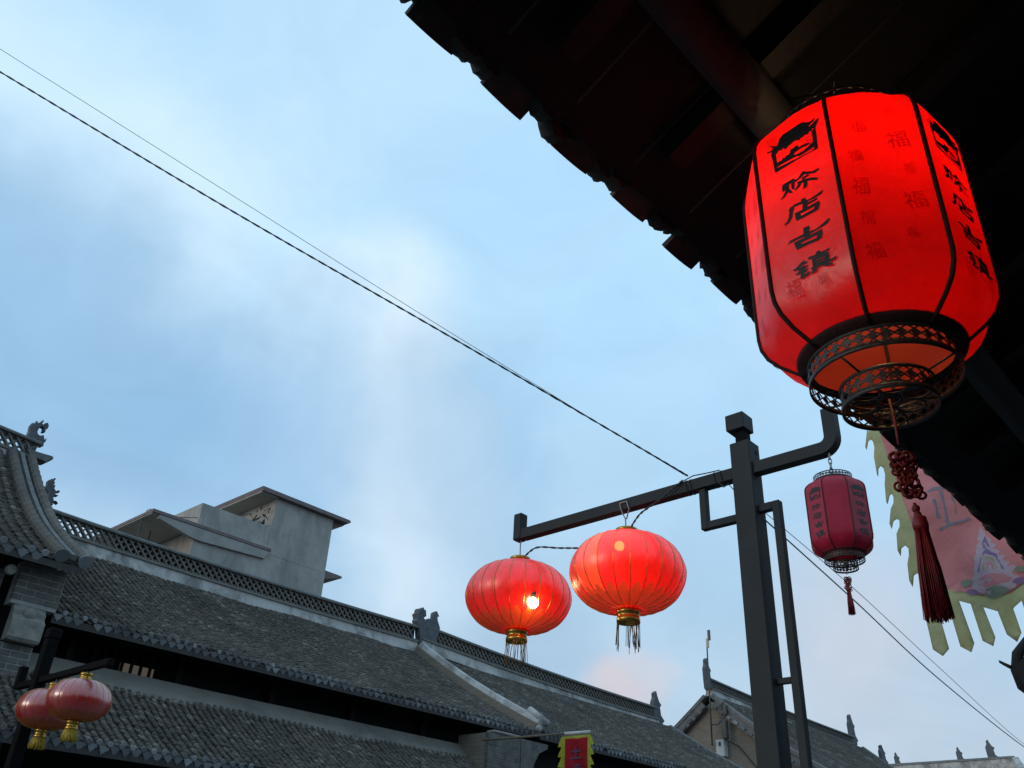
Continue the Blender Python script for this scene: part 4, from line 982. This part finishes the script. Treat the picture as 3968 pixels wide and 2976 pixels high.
def bulb(par, p, r, watt, col=(1.0, .66, .34), m='bulb', size=.03, to=None):
    MB().sphere(p, r, 14, 10).build('bulb', M[m], par)
    MB().tube([(p[0], p[1], p[2] + r * .9), (p[0], p[1], p[2] + r * 2.2)], r * .55, 10).build('bulb_socket', M['metal_black'], par)
    l = bpy.data.lights.new('bulb_light', 'POINT'); l.energy = watt; l.color = col; l.shadow_soft_size = size
    o = bpy.data.objects.new('bulb_light', l); COL.objects.link(o); o.location = (p[0], p[1], p[2] - r - .02) if to is None else Vector(p).lerp(Vector(to), .4); setpar(o, par); return o

big_c = (-0.469, 1.481)
tocam = atan2(-big_c[1], -big_c[0])
BIG = octagon_lantern('octagonal_lantern', big_c, 2.468, 1.0, tocam - radians(3.5) - pi / 4, dict(cloth='paper_red', print='print_black', faint='paper_faint', piping='piping'),
                      'large glowing red octagonal lantern with black lettering hanging under the dark eave')
bulb(BIG, (big_c[0], big_c[1], 2.89), .028, .46)
knot_tassel(BIG, (big_c[0], big_c[1], 2.385), (-.464, 1.470, 2.262), (-.452, 1.462, 2.130), .80)
MB().tube([(big_c[0], big_c[1], 3.03), (big_c[0], big_c[1], 3.2), (-.58, 1.481, 3.25)], .003, 6).build('hanger', M['wire'], BIG)
b = MB()
for k in range(4):
    a = k * pi / 2 + .4; b.tube([(big_c[0], big_c[1], 3.10), (big_c[0] + .134 * cos(a), big_c[1] + .134 * sin(a), 3.085)], .002, 5)
b.build('hanger_wire', M['wire'], BIG)
MB().tube([(big_c[0], big_c[1], 2.9), (big_c[0], big_c[1], 3.1)], .006, 6).build('lamp_rod', M['gilt'], BIG)

small_c = (-2.285, 5.686)
tocam = atan2(-small_c[1], -small_c[0])
SML = octagon_lantern('octagonal_lantern', small_c, 3.71, .97, tocam - radians(21) - pi / 4, dict(cloth='cloth_crimson', print='print_black', faint='cloth_crimson', piping='piping_crimson'),
                      'unlit crimson octagonal lantern chained to the right end of the post arm', faint=False)
def chain(par, a, b_, n, r=.0028, col='chain'):
    a, b_ = Vector(a), Vector(b_); L = (b_ - a).length / n
    for i in range(n):
        o = a.lerp(b_, (i + .5) / n); bb = MB(); u = Vector((1, 1, 0)).normalized() if i % 2 else Vector((1, -1, 0)).normalized()
        bb.tube([o + u * cos(q) * L * .3 + Vector((0, 0, 1)) * sin(q) * L * .68 for q in np.linspace(0, 2 * pi, 13)[:-1]], r, 5, closed=True)
        bb.build('chain_link', M[col], par)
chain(SML, (-2.285, 5.686, 4.47), (-2.285, 5.686, 4.32), 4, .004)
b = MB()
for k in range(3):
    a = k * 2 * pi / 3; b.tube([(small_c[0], small_c[1], 4.325), (small_c[0] + .13 * cos(a), small_c[1] + .13 * sin(a), 4.29)], .003, 5)
b.build('hanger_wire', M['chain'], SML)
knot_tassel(SML, (small_c[0], small_c[1], 3.62), (small_c[0], small_c[1], 3.55), (small_c[0] - .004, small_c[1], 3.475), .85, loops=True)

# ------------------------------------------------------------------ steel lantern post
AY0 = 0
PY = 5.686      # front face of the post
def square_sweep(path, w, d, name, par, m='post', chamfer=.006):
    """square tube whose front face is parallel to y = const"""
    h = w / 2
    return MB().sweep(path, [(-h, -h), (h, -h), (h, h), (-h, h)], up=(0, 1, 0)).build(name, M[m], par)
PO = empty('lantern_post', (-2.98, PY + .1, 0), 'dark grey square steel lantern post with long cross arm in the street', 'lamp post')
MB().cbox((-3.07, PY, 0), (-2.902, PY + .165, 4.79), .006).build('shaft', M['post'], PO)
MB().cbox((-3.03, PY + .03, 4.7905), (-2.945, PY + .125, 4.8995), .004).build('neck', M['post_dark'], PO)
MB().cbox((-3.083, PY - .012, 4.90), (-2.925, PY + .150, 5.04), .005).build('cap_block', M['post'], PO)
ay = PY + .075
MB().sweep([(-3.071, ay, 4.552), (-5.30, ay, 4.552)], [(-.046, -.046), (.046, -.046), (.046, .046), (-.046, .046)], up=(0, 0, 1)).build('arm', M['post'], PO)
MB().cbox((-5.402, ay - .05, 4.502), (-5.301, ay + .05, 4.765), .012).build('arm_hook', M['post'], PO)
path = [(-2.9015, ay, 4.552), (-2.36, ay, 4.552)] + [(-2.36 + .09 * sin(q), ay, 4.642 - .09 * cos(q)) for q in np.linspace(.2, pi / 2, 7)] + [(-2.27, ay, 4.86)]
square_sweep(path, .092, .092, 'arm', PO)
# open square bracket on the left, slim parallel upright on the right
bw = .058
for a, c_ in (((-3.40, ay - bw / 2, 4.16), (-3.40 + bw, ay + bw / 2, 4.5015)), ((-3.40 + bw + .0005, ay - bw / 2, 4.16), (-3.0705, ay + bw / 2, 4.16 + bw))):
    MB().cbox(a, c_, .004).build('bracket_bar', M['post'], PO)
for a, c_ in (((-2.9015, ay - bw / 2, 4.19), (-2.7905, ay + bw / 2, 4.25)), ((-2.79, ay - bw / 2, .0), (-2.73, ay + bw / 2, 4.25)), ((-2.9015, ay - .02, 2.94), (-2.7905, ay + .02, 2.98))):
    MB().cbox(a, c_, .004).build('side_bar', M['post'], PO)
MB().box((-2.9015, PY + .09, 4.685), (-2.9005, PY + .115, 4.72)).build('bolt_hole', M['post_dark'], PO)
# wires wound round the arm
b = MB()
for x in (-3.18, -3.24, -3.46, -3.5):
    b.tube([(x + .012 * sin(q * 2), ay + .062 * cos(q), 4.552 + .062 * sin(q)) for q in np.linspace(0, 2 * pi, 13)[:-1]], .005, 5, closed=True)
b.tube([(-3.18, ay - .06, 4.6), (-3.3, ay - .064, 4.605), (-3.42, ay - .06, 4.618), (-3.5, ay - .062, 4.60), (-3.58, ay - .06, 4.58)], .005, 5)
b.tube([(-3.2, ay - .055, 4.50), (-3.15, ay - .07, 4.44), (-3.12, ay - .06, 4.47), (-3.09, ay - .03, 4.42)], .004, 5)
b.build('wound_wire', M['wire'], PO)

# ------------------------------------------------------------------ round lanterns
def round_lantern(name, c, R, h, label, gore, special=None, group=None, fringe='thin', lightpos=None, watt=0, bulb_r=.03, bm='bulb', seed=1, ngore=22, cat='lantern', rot=0, lean=0):
    """c = centre; R equatorial radius; h half height of the cloth"""
    c = Vector(c); L = empty(name, (c.x, c.y, c.z), label, cat, group)
    r_ = random.Random(seed); cap = R * .185
    def prof(t):   # t in 0..1 from bottom rim to top rim
        a = -pi / 2 + pi * t; rr = max(0.0, cos(a)); rr = cap + (R - cap) * rr ** .80; z = h * (abs(sin(a)) ** 1.12) * (1 if a > 0 else -1)
        return rr, z
    nt = 30; da = 2 * pi / ngore
    def gore_mesh(m, gp):
        vs_, fs_ = [], []; n = 7
        for j in range(nt + 1):
            rr, z = prof(j / nt)
            for i in range(n):
                u = i / (n - 1); a = (u - .5) * da; bul = 1 + (.008 if watt else .003) * (1 - (2 * u - 1) ** 2) * min(1, 4 * (rr - cap) / R + .1)
                vs_.append((rr * bul * cos(a), rr * bul * sin(a), z))
        idx = []
        for j in range(nt):
            for i in range(n - 1): fs_.append((j * n + i, j * n + i + 1, (j + 1) * n + i + 1, (j + 1) * n + i))
        me = mesh_of('gore', vs_, fs_, M[m], True)
        # printed flower border near the foot of the gore: its own material on the lower faces, scalloped
        me.materials.append(M[gp])
        k = 0
        for j in range(nt):
            for i in range(n - 1):
                u = (i + .5) / (n - 1); lim = (.17 if fringe == 'thin' else .20) + .085 * abs(sin(pi * u)) ** .7
                if (j + .5) / nt < lim and (j + .5) / nt > .03: me.polygons[k].material_index = 1
                k += 1
        return me
    base = gore_mesh(gore, 'gold_print'); sp = gore_mesh(special[0], 'gold_print') if special else None
    ribm = MB().tube([(prof(j / nt)[0] * 1.004, 0, prof(j / nt)[1]) for j in range(nt + 1)], .0030 if R > .4 else .0024, 5).mesh('seam', M['gilt'])
    for k in range(ngore):
        q = k * da + rot; m_ = T(*c) @ Matrix.Rotation(q, 4, 'Z')
        o = inst('gore', sp if special and k in special[1] else base, m_, L)
        if special and k in special[1]: o['label'] = 'torn gore coloured orange as if lit from inside'
        inst('seam', ribm, T(*c) @ Matrix.Rotation(q + da / 2, 4, 'Z'), L)
    z1 = c.z + h; z0 = c.z - h; cc = (c.x, c.y)
    MB().lathe([(cap * .9, z1 - .01), (cap * 1.06, z1 - .005), (cap * 1.08, z1 + .02), (cap * 1.0, z1 + .024), (cap * 1.0, z1 + .045), (cap * 1.07, z1 + .05), (cap * 1.07, z1 + .07), (cap * .95, z1 + .075), (cap * .95, z1)], cc, 24).build('top_cap', M['gilt'], L)
    MB().lathe([(cap * .9, z0 + .01), (cap * 1.08, z0 + .004), (cap * 1.08, z0 - .03), (cap * 1.0, z0 - .035), (cap * 1.0, z0 - .06), (cap * 1.08, z0 - .066), (cap * 1.08, z0 - .10), (cap * .95, z0 - .102), (cap * .95, z0)], cc, 24).build('bottom_cap', M['gilt'], L)
    b = MB(); n, l0 = (46, .23) if fringe == 'thin' else (150, .17)
    for i in range(n):
        a = r_.uniform(0, 2 * pi); 
        if fringe == 'thin' and sin(3 * a) > .55: continue
        l = l0 * r_.uniform(.75, 1.0) * (R / .475); w = r_.gauss(0, .006)
        p = Vector((c.x + cos(a) * cap * 1.03, c.y + sin(a) * cap * 1.03, z0 - .095))
        b.tube([p, p + Vector((w, w, -l * .5)), p + Vector((w * 2 + .004, w - .01 * (fringe == 'thin'), -l))], .0028 if fringe == 'thin' else .0045, 4)
    b.build('fringe', M['fringe_dull' if fringe == 'thin' else 'fringe_gold'], L, kind='stuff')
    if watt: bulb(L, lightpos, bulb_r, watt, m=bm, to=c)
    return L
RA = round_lantern('round_lantern', (-5.33, PY + .07, 3.96), .478, .298, 'round red silk lantern with bright bulb low inside, left end of the arm', 'silk_red', None, 'round lanterns hung on the steel post', 'thin', (-4.95, 5.53, 3.79), 1.9, .045, seed=1)
RB = round_lantern('round_lantern', (-4.125, PY + .07, 3.955), .474, .308, 'round red lantern with torn orange gore, second from the left end of the arm', 'silk_red', ('silk_orange', (15, 16)), 'round lanterns hung on the steel post', 'thin', (-4.0, 5.48, 4.08), 1.15, .04, seed=2, rot=.1)
MB().tube([(-5.33, PY + .07, 4.32), (-5.325, PY + .06, 4.40), (-5.335, PY + .07, 4.45), (-5.33, PY + .07, 4.503)], .006, 6).build('hanger_wire', M['wire_grey'], RA)
MB().tube([(-4.125, PY + .06, 4.32), (-4.12, PY + .05, 4.42), (-4.14, PY + .02, 4.49), (-4.15, PY + .01, 4.56), (-4.08, PY + .01, 4.56), (-4.06, PY + .02, 4.49), (-4.11, PY + .05, 4.42)], .006, 6).build('hanger_wire', M['wire_grey'], RB)
def wire(name, pts, r, label, m='wire', twist=False, n=60):
    P_ = [Vector(p) for p in pts]; out = []
    for i in range(n + 1):
        t = i / n * (len(P_) - 1); k = min(int(t), len(P_) - 2); u = t - k
        p0, p1, p2, p3 = P_[max(k - 1, 0)], P_[k], P_[k + 1], P_[min(k + 2, len(P_) - 1)]
        out.append(.5 * ((2 * p1) + (p2 - p0) * u + (2 * p0 - 5 * p1 + 4 * p2 - p3) * u * u + (3 * p1 - p0 - 3 * p2 + p3) * u ** 3))
    b = MB()
    if twist:
        for ph in (0, pi):
            b.tube([p + Vector((0, sin(i * 1.1 + ph), cos(i * 1.1 + ph))) * r * 1.1 for i, p in enumerate(out)], r, 5)
    else: b.tube(out, r, 5)
    return tag(b.build(name, M[m]), label, 'wire')
wire('lead_wire', [(-4.06, PY + .04, 4.33), (-3.93, PY + .0, 4.41), (-3.75, PY - .01, 4.47), (-3.6, PY + .0, 4.55), (-3.52, PY + .01, 4.60)], .005, 'thin lead running from the torn lantern up to the arm', 'wire', True, 40)
wire('lead_wire', [(-5.25, PY + .05, 4.33), (-5.1, PY + .04, 4.375), (-4.85, PY + .05, 4.32), (-4.62, PY + .05, 4.27), (-4.42, PY + .05, 4.22), (-4.22, PY + .05, 4.31)], .005, 'thin lead strung between the two round lanterns', 'wire', True, 40)

# ------------------------------------------------------------------ pair of unlit round lanterns on a far post
P2 = empty('lantern_post', (-11.35, 4.05, 0), 'black steel lantern post at lower left in front of the long house', 'lamp post')
MB().cbox((-11.42, 4.02, 0), (-11.28, 4.15, 4.05), .008).build('shaft', M['post_dark'], P2)
MB().cbox((-11.43, 4.01, 4.051), (-11.27, 4.16, 4.17), .01).build('cap_block', M['post_dark'], P2)
MB().cbox((-11.279, 4.05, 3.53), (-9.55, 4.12, 3.60), .006).build('arm', M['post_dark'], P2)
MB().cbox((-11.9, 4.05, 3.53), (-11.421, 4.12, 3.60), .006).build('arm', M['post_dark'], P2)
MB().cbox((-11.99, 4.04, 3.531), (-11.901, 4.13, 3.80), .008).build('arm_hook', M['post_dark'], P2)
for x, z, lab, sd in ((-9.95, 3.225, 'unlit round red lantern with yellow fringe, nearer one on the lower left post', 4), (-10.72, 3.20, 'unlit round red lantern with yellow fringe, half hidden on the lower left post', 5)):
    L = round_lantern('round_lantern', (x - .10, 4.08, z), .325, .205, lab, 'silk_plain', None, 'round lanterns on the far post', 'dense', seed=sd, rot=.2 * sd)
    MB().tube([(x - .10, 4.08, z + .26), (x - .10, 4.08, 3.53)], .006, 5).build('hanger_wire', M['wire_grey'], L)

# ------------------------------------------------------------------ overhead wires
wire('overhead_cable', [(-7.95, -1.03, 8.36), (-6.81, .65, 7.39), (-5.67, 2.33, 6.42), (-4.53, 4.01, 5.50), (-3.47, 5.70, 4.63)], .0048, 'twisted dark cable crossing the sky from upper left to the post arm', 'wire', True, 240)
wire('overhead_wire', [(-7.85, -1.1, 8.55), (-6.71, .57, 7.52), (-5.60, 2.27, 6.51), (-4.52, 4.0, 5.53), (-3.5, 5.72, 4.645)], .0024, 'thin wire crossing the sky just above the twisted cable')
wire('overhead_cable', [(-2.90, 5.8, 4.16), (-2.95, 7.4, 3.96), (-3.1, 9.6, 3.76), (-3.42, 13.41, 3.66), (-3.6, 16, 3.7)], .006, 'grey cable dropping away behind the post towards lower right', 'wire_grey')
wire('overhead_wire', [(-2.88, 5.8, 4.20), (-2.92, 7.4, 4.04), (-3.06, 9.6, 3.85), (-3.42, 13.41, 3.70), (-3.6, 16, 3.76)], .003, 'faint thin wire beside the grey cable at lower right', 'wire_grey')

# ------------------------------------------------------------------ large flag hanging beyond the eave
BN = {
    'edge': [(-2.411, 5.333), (-2.419, 5.282), (-2.462, 5.077), (-2.454, 5.052), (-2.425, 5.118), (-2.403, 5.129), (-2.386, 5.106), (-2.384, 5.054), (-2.408, 4.973), (-2.427, 4.840), (-2.423, 4.818), (-2.400, 4.876), (-2.372, 4.889), (-2.357, 4.864), (-2.360, 4.815), (-2.386, 4.750), (-2.407, 4.601), (-2.398, 4.574), (-2.371, 4.641), (-2.350, 4.654), (-2.338, 4.626), (-2.347, 4.572), (-2.378, 4.525), (-2.403, 4.395), (-2.390, 4.345), (-2.366, 4.407), (-2.339, 4.420), (-2.317, 4.402), (-2.322, 4.349), (-2.357, 4.291), (-2.379, 4.164), (-2.366, 4.116), (-2.345, 4.170), (-2.308, 4.186), (-2.289, 4.158), (-2.300, 4.109), (-2.332, 4.051), (-2.354, 3.928), (-2.339, 3.876), (-2.309, 3.958), (-2.276, 3.970), (-2.264, 3.937), (-2.275, 3.876), (-2.294, 3.806), (-2.249, 3.359), (-2.192, 3.306), (-2.143, 3.357), (-2.164, 3.568), (-2.173, 3.760), (-2.121, 3.733), (-2.089, 3.721), (-2.069, 3.369), (-2.007, 3.322), (-1.969, 3.378), (-1.999, 3.688), (-1.923, 3.652), (-1.908, 3.387), (-1.848, 3.342), (-1.820, 3.402), (-1.844, 3.616), (-1.757, 3.573), (-1.744, 3.414), (-1.690, 3.354), (-1.644, 3.410), (-1.647, 3.572), (-1.579, 3.614), (-1.571, 3.432), (-1.532, 3.383), (-1.489, 3.442), (-1.485, 3.629), (-1.388, 3.702), (-1.336, 3.922), (-1.166, 5.009), (-1.225, 5.238)],
    'field': [(-2.333, 5.308), (-2.311, 5.113), (-2.298, 4.955), (-2.281, 4.793), (-2.259, 4.619), (-2.232, 4.422), (-2.208, 4.245), (-2.130, 3.986), (-2.104, 3.818), (-1.990, 3.764), (-1.828, 3.691), (-1.739, 3.656), (-1.630, 3.672), (-1.540, 3.724), (-1.426, 3.755), (-1.358, 4.044), (-1.268, 5.044), (-1.330, 5.276)],
    'bar1': [(-2.047, 4.564), (-1.980, 4.585), (-1.891, 4.564), (-1.900, 4.537), (-1.981, 4.550), (-2.036, 4.545)],
    'bar2': [(-2.014, 4.482), (-1.988, 4.482), (-1.985, 4.324), (-2.014, 4.320)],
    'bar3': [(-1.954, 4.534), (-1.926, 4.533), (-1.931, 4.275), (-1.963, 4.272)],
    'bar4': [(-1.881, 4.469), (-1.859, 4.473), (-1.866, 4.347), (-1.886, 4.337)],
    'bar5': [(-2.023, 4.252), (-2.013, 4.229), (-1.938, 4.251), (-1.784, 4.276), (-1.790, 4.301), (-1.933, 4.278)],
    'mount': [(-1.889, 3.764), (-1.866, 3.825), (-1.924, 3.812), (-1.950, 3.850), (-1.983, 3.841), (-1.966, 3.880), (-1.931, 3.886), (-1.956, 3.905), (-1.919, 3.893), (-1.906, 3.845), (-1.855, 3.847), (-1.835, 3.891), (-1.888, 3.907), (-1.880, 3.930), (-1.834, 3.915), (-1.817, 3.954), (-1.887, 3.981), (-1.874, 4.002), (-1.833, 3.982), (-1.803, 3.994), (-1.796, 4.042), (-1.851, 4.047), (-1.851, 4.068), (-1.793, 4.066), (-1.790, 4.108), (-1.835, 4.134), (-1.811, 4.144), (-1.772, 4.117), (-1.752, 4.168), (-1.765, 4.202), (-1.736, 4.205), (-1.711, 4.165), (-1.704, 4.120), (-1.667, 4.088), (-1.688, 4.068), (-1.645, 4.040), (-1.672, 4.015), (-1.625, 3.982), (-1.652, 3.957), (-1.602, 3.941), (-1.625, 3.910), (-1.581, 3.889), (-1.604, 3.858), (-1.551, 3.860), (-1.551, 3.836), (-1.589, 3.809), (-1.554, 3.779), (-1.591, 3.705), (-1.735, 3.672), (-1.863, 3.730)],
    'vio1': [(-1.819, 3.864), (-1.775, 3.982), (-1.749, 4.001), (-1.743, 4.043), (-1.728, 4.070), (-1.723, 4.032), (-1.688, 3.989), (-1.658, 3.970), (-1.628, 3.845), (-1.644, 3.845), (-1.670, 3.949), (-1.703, 3.971), (-1.737, 3.990), (-1.761, 3.967), (-1.801, 3.861)],
    'vio2': [(-1.796, 3.896), (-1.773, 3.963), (-1.750, 3.983), (-1.742, 4.055), (-1.750, 4.069), (-1.712, 4.134), (-1.695, 4.033), (-1.711, 4.036), (-1.718, 4.080), (-1.727, 4.064)],
    'arch1': [(-1.783, 3.863), (-1.757, 3.948), (-1.726, 3.964), (-1.687, 3.946), (-1.664, 3.852), (-1.680, 3.852), (-1.699, 3.931), (-1.726, 3.942), (-1.745, 3.928), (-1.765, 3.863)],
    'arch2': [(-1.753, 3.864), (-1.739, 3.915), (-1.718, 3.928), (-1.697, 3.906), (-1.690, 3.857), (-1.704, 3.856), (-1.712, 3.897), (-1.723, 3.905), (-1.739, 3.863)],
    'red1': [(-1.837, 3.778), (-1.801, 3.819), (-1.722, 3.831), (-1.641, 3.813), (-1.588, 3.774), (-1.623, 3.751), (-1.710, 3.740), (-1.785, 3.742)],
    'gr1': [(-1.971, 3.815), (-1.941, 3.839), (-1.886, 3.831), (-1.863, 3.807), (-1.896, 3.783), (-1.952, 3.781)],
    'gr2': [(-1.817, 3.692), (-1.787, 3.728), (-1.721, 3.740), (-1.646, 3.717), (-1.631, 3.689), (-1.707, 3.656), (-1.771, 3.655)],
    'gr3': [(-1.569, 3.828), (-1.539, 3.846), (-1.479, 3.834), (-1.487, 3.801), (-1.549, 3.801)],
    'vi3': [(-1.938, 3.743), (-1.906, 3.761), (-1.861, 3.741), (-1.839, 3.714), (-1.868, 3.705), (-1.910, 3.717)],
    'vi4': [(-1.604, 3.742), (-1.572, 3.768), (-1.504, 3.769), (-1.503, 3.729), (-1.566, 3.723)],
    'red2': [(-2.052, 3.790), (-2.027, 3.801), (-1.986, 3.781), (-1.968, 3.758), (-2.013, 3.759)],
    'red3': [(-2.086, 3.823), (-2.065, 3.844), (-2.024, 3.848), (-2.011, 3.826), (-2.042, 3.815)],
}

from mathutils.geometry import delaunay_2d_cdt
def cdt_mesh(poly, step):
    """fill an outline with an even net of triangles (concave outlines too)"""
    V2 = [Vector(p) for p in poly]; n = len(V2); E_ = [(i, (i + 1) % n) for i in range(n)]
    xs = [p.x for p in V2]; ys = [p.y for p in V2]
    def inside(x, y):
        c = False
        for i in range(n):
            a, b = V2[i], V2[i - 1]
            if (a.y > y) != (b.y > y) and x < (b.x - a.x) * (y - a.y) / (b.y - a.y) + a.x: c = not c
        return c
    y = min(ys) + step / 2; k = 0
    while y < max(ys):
        x = min(xs) + (step / 2 if k % 2 else 0)
        while x < max(xs):
            if inside(x, y): V2.append(Vector((x, y)))
            x += step
        y += step * .87; k += 1
    vo, eo, fo, *_ = delaunay_2d_cdt(V2, E_, [], 1, 1e-5)
    bm = bmesh.new(); bv = [bm.verts.new((p.x, p.y, 0)) for p in vo]
    for f in fo:
        cx = sum(vo[i].x for i in f) / len(f); cy = sum(vo[i].y for i in f) / len(f)
        if inside(cx, cy): bm.faces.new([bv[i] for i in f])
    return bm
def flag_y(x, z): return 7.0 + .05 * sin(2.3 * z + 3.1 * x) + .028 * sin(7 * z - 5 * x + 1) + .012 * sin(17 * x + 9 * z)
def cloth_piece(name, poly, m, par, dy=0.0, cuts=2, thick=.003, wave=flag_y):
    bm = cdt_mesh(poly, .045)
    for v in bm.verts: v.co = (v.co.x, wave(v.co.x, v.co.y) + dy, v.co.y)
    me = bpy.data.meshes.new(name); bm.to_mesh(me); bm.free(); me.materials.append(M[m])
    me.polygons.foreach_set('use_smooth', [True] * len(me.polygons))
    o = bpy.data.objects.new(name, me); COL.objects.link(o); setpar(o, par)
    if thick:
        md = o.modifiers.new('thickness', 'SOLIDIFY'); md.thickness = thick; md.offset = 0; md.use_rim = True
    return o
FL = empty('hanging_flag', (-1.38, 7.02, 0), 'large faded pink flag with pale yellow flame border hanging beyond the dark eave', 'flag')
MB().tube([(-1.36, 7.1, 0), (-1.36, 7.1, 6.6)], .025, 8).build('flag_pole', M['cane_dark'], FL)
cloth_piece('border', BN['edge'], 'flag_yellow', FL, 0, 4)
fd = cloth_piece('field', BN['field'], 'flag_pink', FL, -.006, 5)
for k in ('bar1', 'bar2', 'bar3', 'bar4', 'bar5'): cloth_piece('character_stroke', BN[k], 'flag_blue', fd, -.010, 3, 0)
cloth_piece('mountain_print', BN['mount'], 'flag_white', fd, -.010, 4, 0)
for k, m_ in (('vio1', 'flag_violet'), ('vio2', 'flag_violet'), ('arch1', 'flag_yellow'), ('arch2', 'flag_pink')): cloth_piece('mountain_line', BN[k], m_, fd, -.0115, 2, 0)
for k, m_ in (('red1', 'flag_pink'), ('gr1', 'flag_green'), ('gr2', 'flag_green'), ('gr3', 'flag_green'), ('vi3', 'flag_violet'), ('vi4', 'flag_violet'), ('red2', 'flag_pink'), ('red3', 'flag_pink')): cloth_piece('cloud_print', BN[k], m_, fd, -.0125, 3, 0)

# ------------------------------------------------------------------ small pennant on a slanting pole
A_, B_ = Vector((-13.6, 13.80, 4.49)), Vector((-11.8, 15.08, 4.71))
PN = empty('street_pennant', A_, 'small red pennant with yellow flame border on a slanting pole, bottom centre', 'flag')
MB().tube([A_, A_.lerp(B_, .76)], .022, 8).build('pole', M['cane_dark'], PN)
MB().tube([A_.lerp(B_, .76), B_], .035, 8).build('pole_sleeve', M['cane'], PN)
u_ = (B_ - A_).normalized(); n_ = u_.cross(Vector((0, 0, 1))).normalized(); o_ = A_.lerp(B_, .735); w_ = (B_ - o_).length
def pen(u, v, d=0): return o_ + u_ * u + Vector((0, 0, v - .05)) + n_ * (d + .03 * sin(3 * v + 4 * u))
def pennant_piece(name, poly, m, par, d):
    bm = cdt_mesh(poly, .11)
    for q in bm.verts: q.co = pen(q.co.x, q.co.y, d)
    me = bpy.data.meshes.new(name); bm.to_mesh(me); bm.free(); me.materials.append(M[m]); o = bpy.data.objects.new(name, me); COL.objects.link(o); setpar(o, par)
    md = o.modifiers.new('thickness', 'SOLIDIFY'); md.thickness = .004; md.offset = 0
    return o
ed = [(0, 0), (w_, 0)]
for i in range(9): z_ = -.12 - i * .19; ed += [(w_ + .05, z_), (w_ + .075, z_ - .07), (w_ + .0, z_ - .075), (w_ + .02, z_ - .13)]
ed += [(w_, -1.9), (0, -1.9)]
for i in range(8, -1, -1): z_ = -.12 - i * .19; ed += [(-.02, z_ - .13), (0, z_ - .075), (-.075, z_ - .07), (-.05, z_)]
SG = 1 if n_.dot(VIEW - o_) > 0 else -1
pennant_piece('border', ed, 'flag_yellow2', PN, 0)
fd2 = pennant_piece('field', [(.075, -.05), (w_ - .06, -.05), (w_ - .06, -1.8), (.075, -1.8)], 'flag_red2', PN, .008 * SG)
for ch, v_ in (('土', -.33), ('特', -.65), ('产', -.97)):
    gv, gf = glyph(ch, .03); b = MB()
    b.add([pen(w_ / 2 + x * .26, v_ + y * .26, .034 * SG) for x, y in gv], gf); b.build('character', M['flag_ink2'], fd2, kind='stuff')
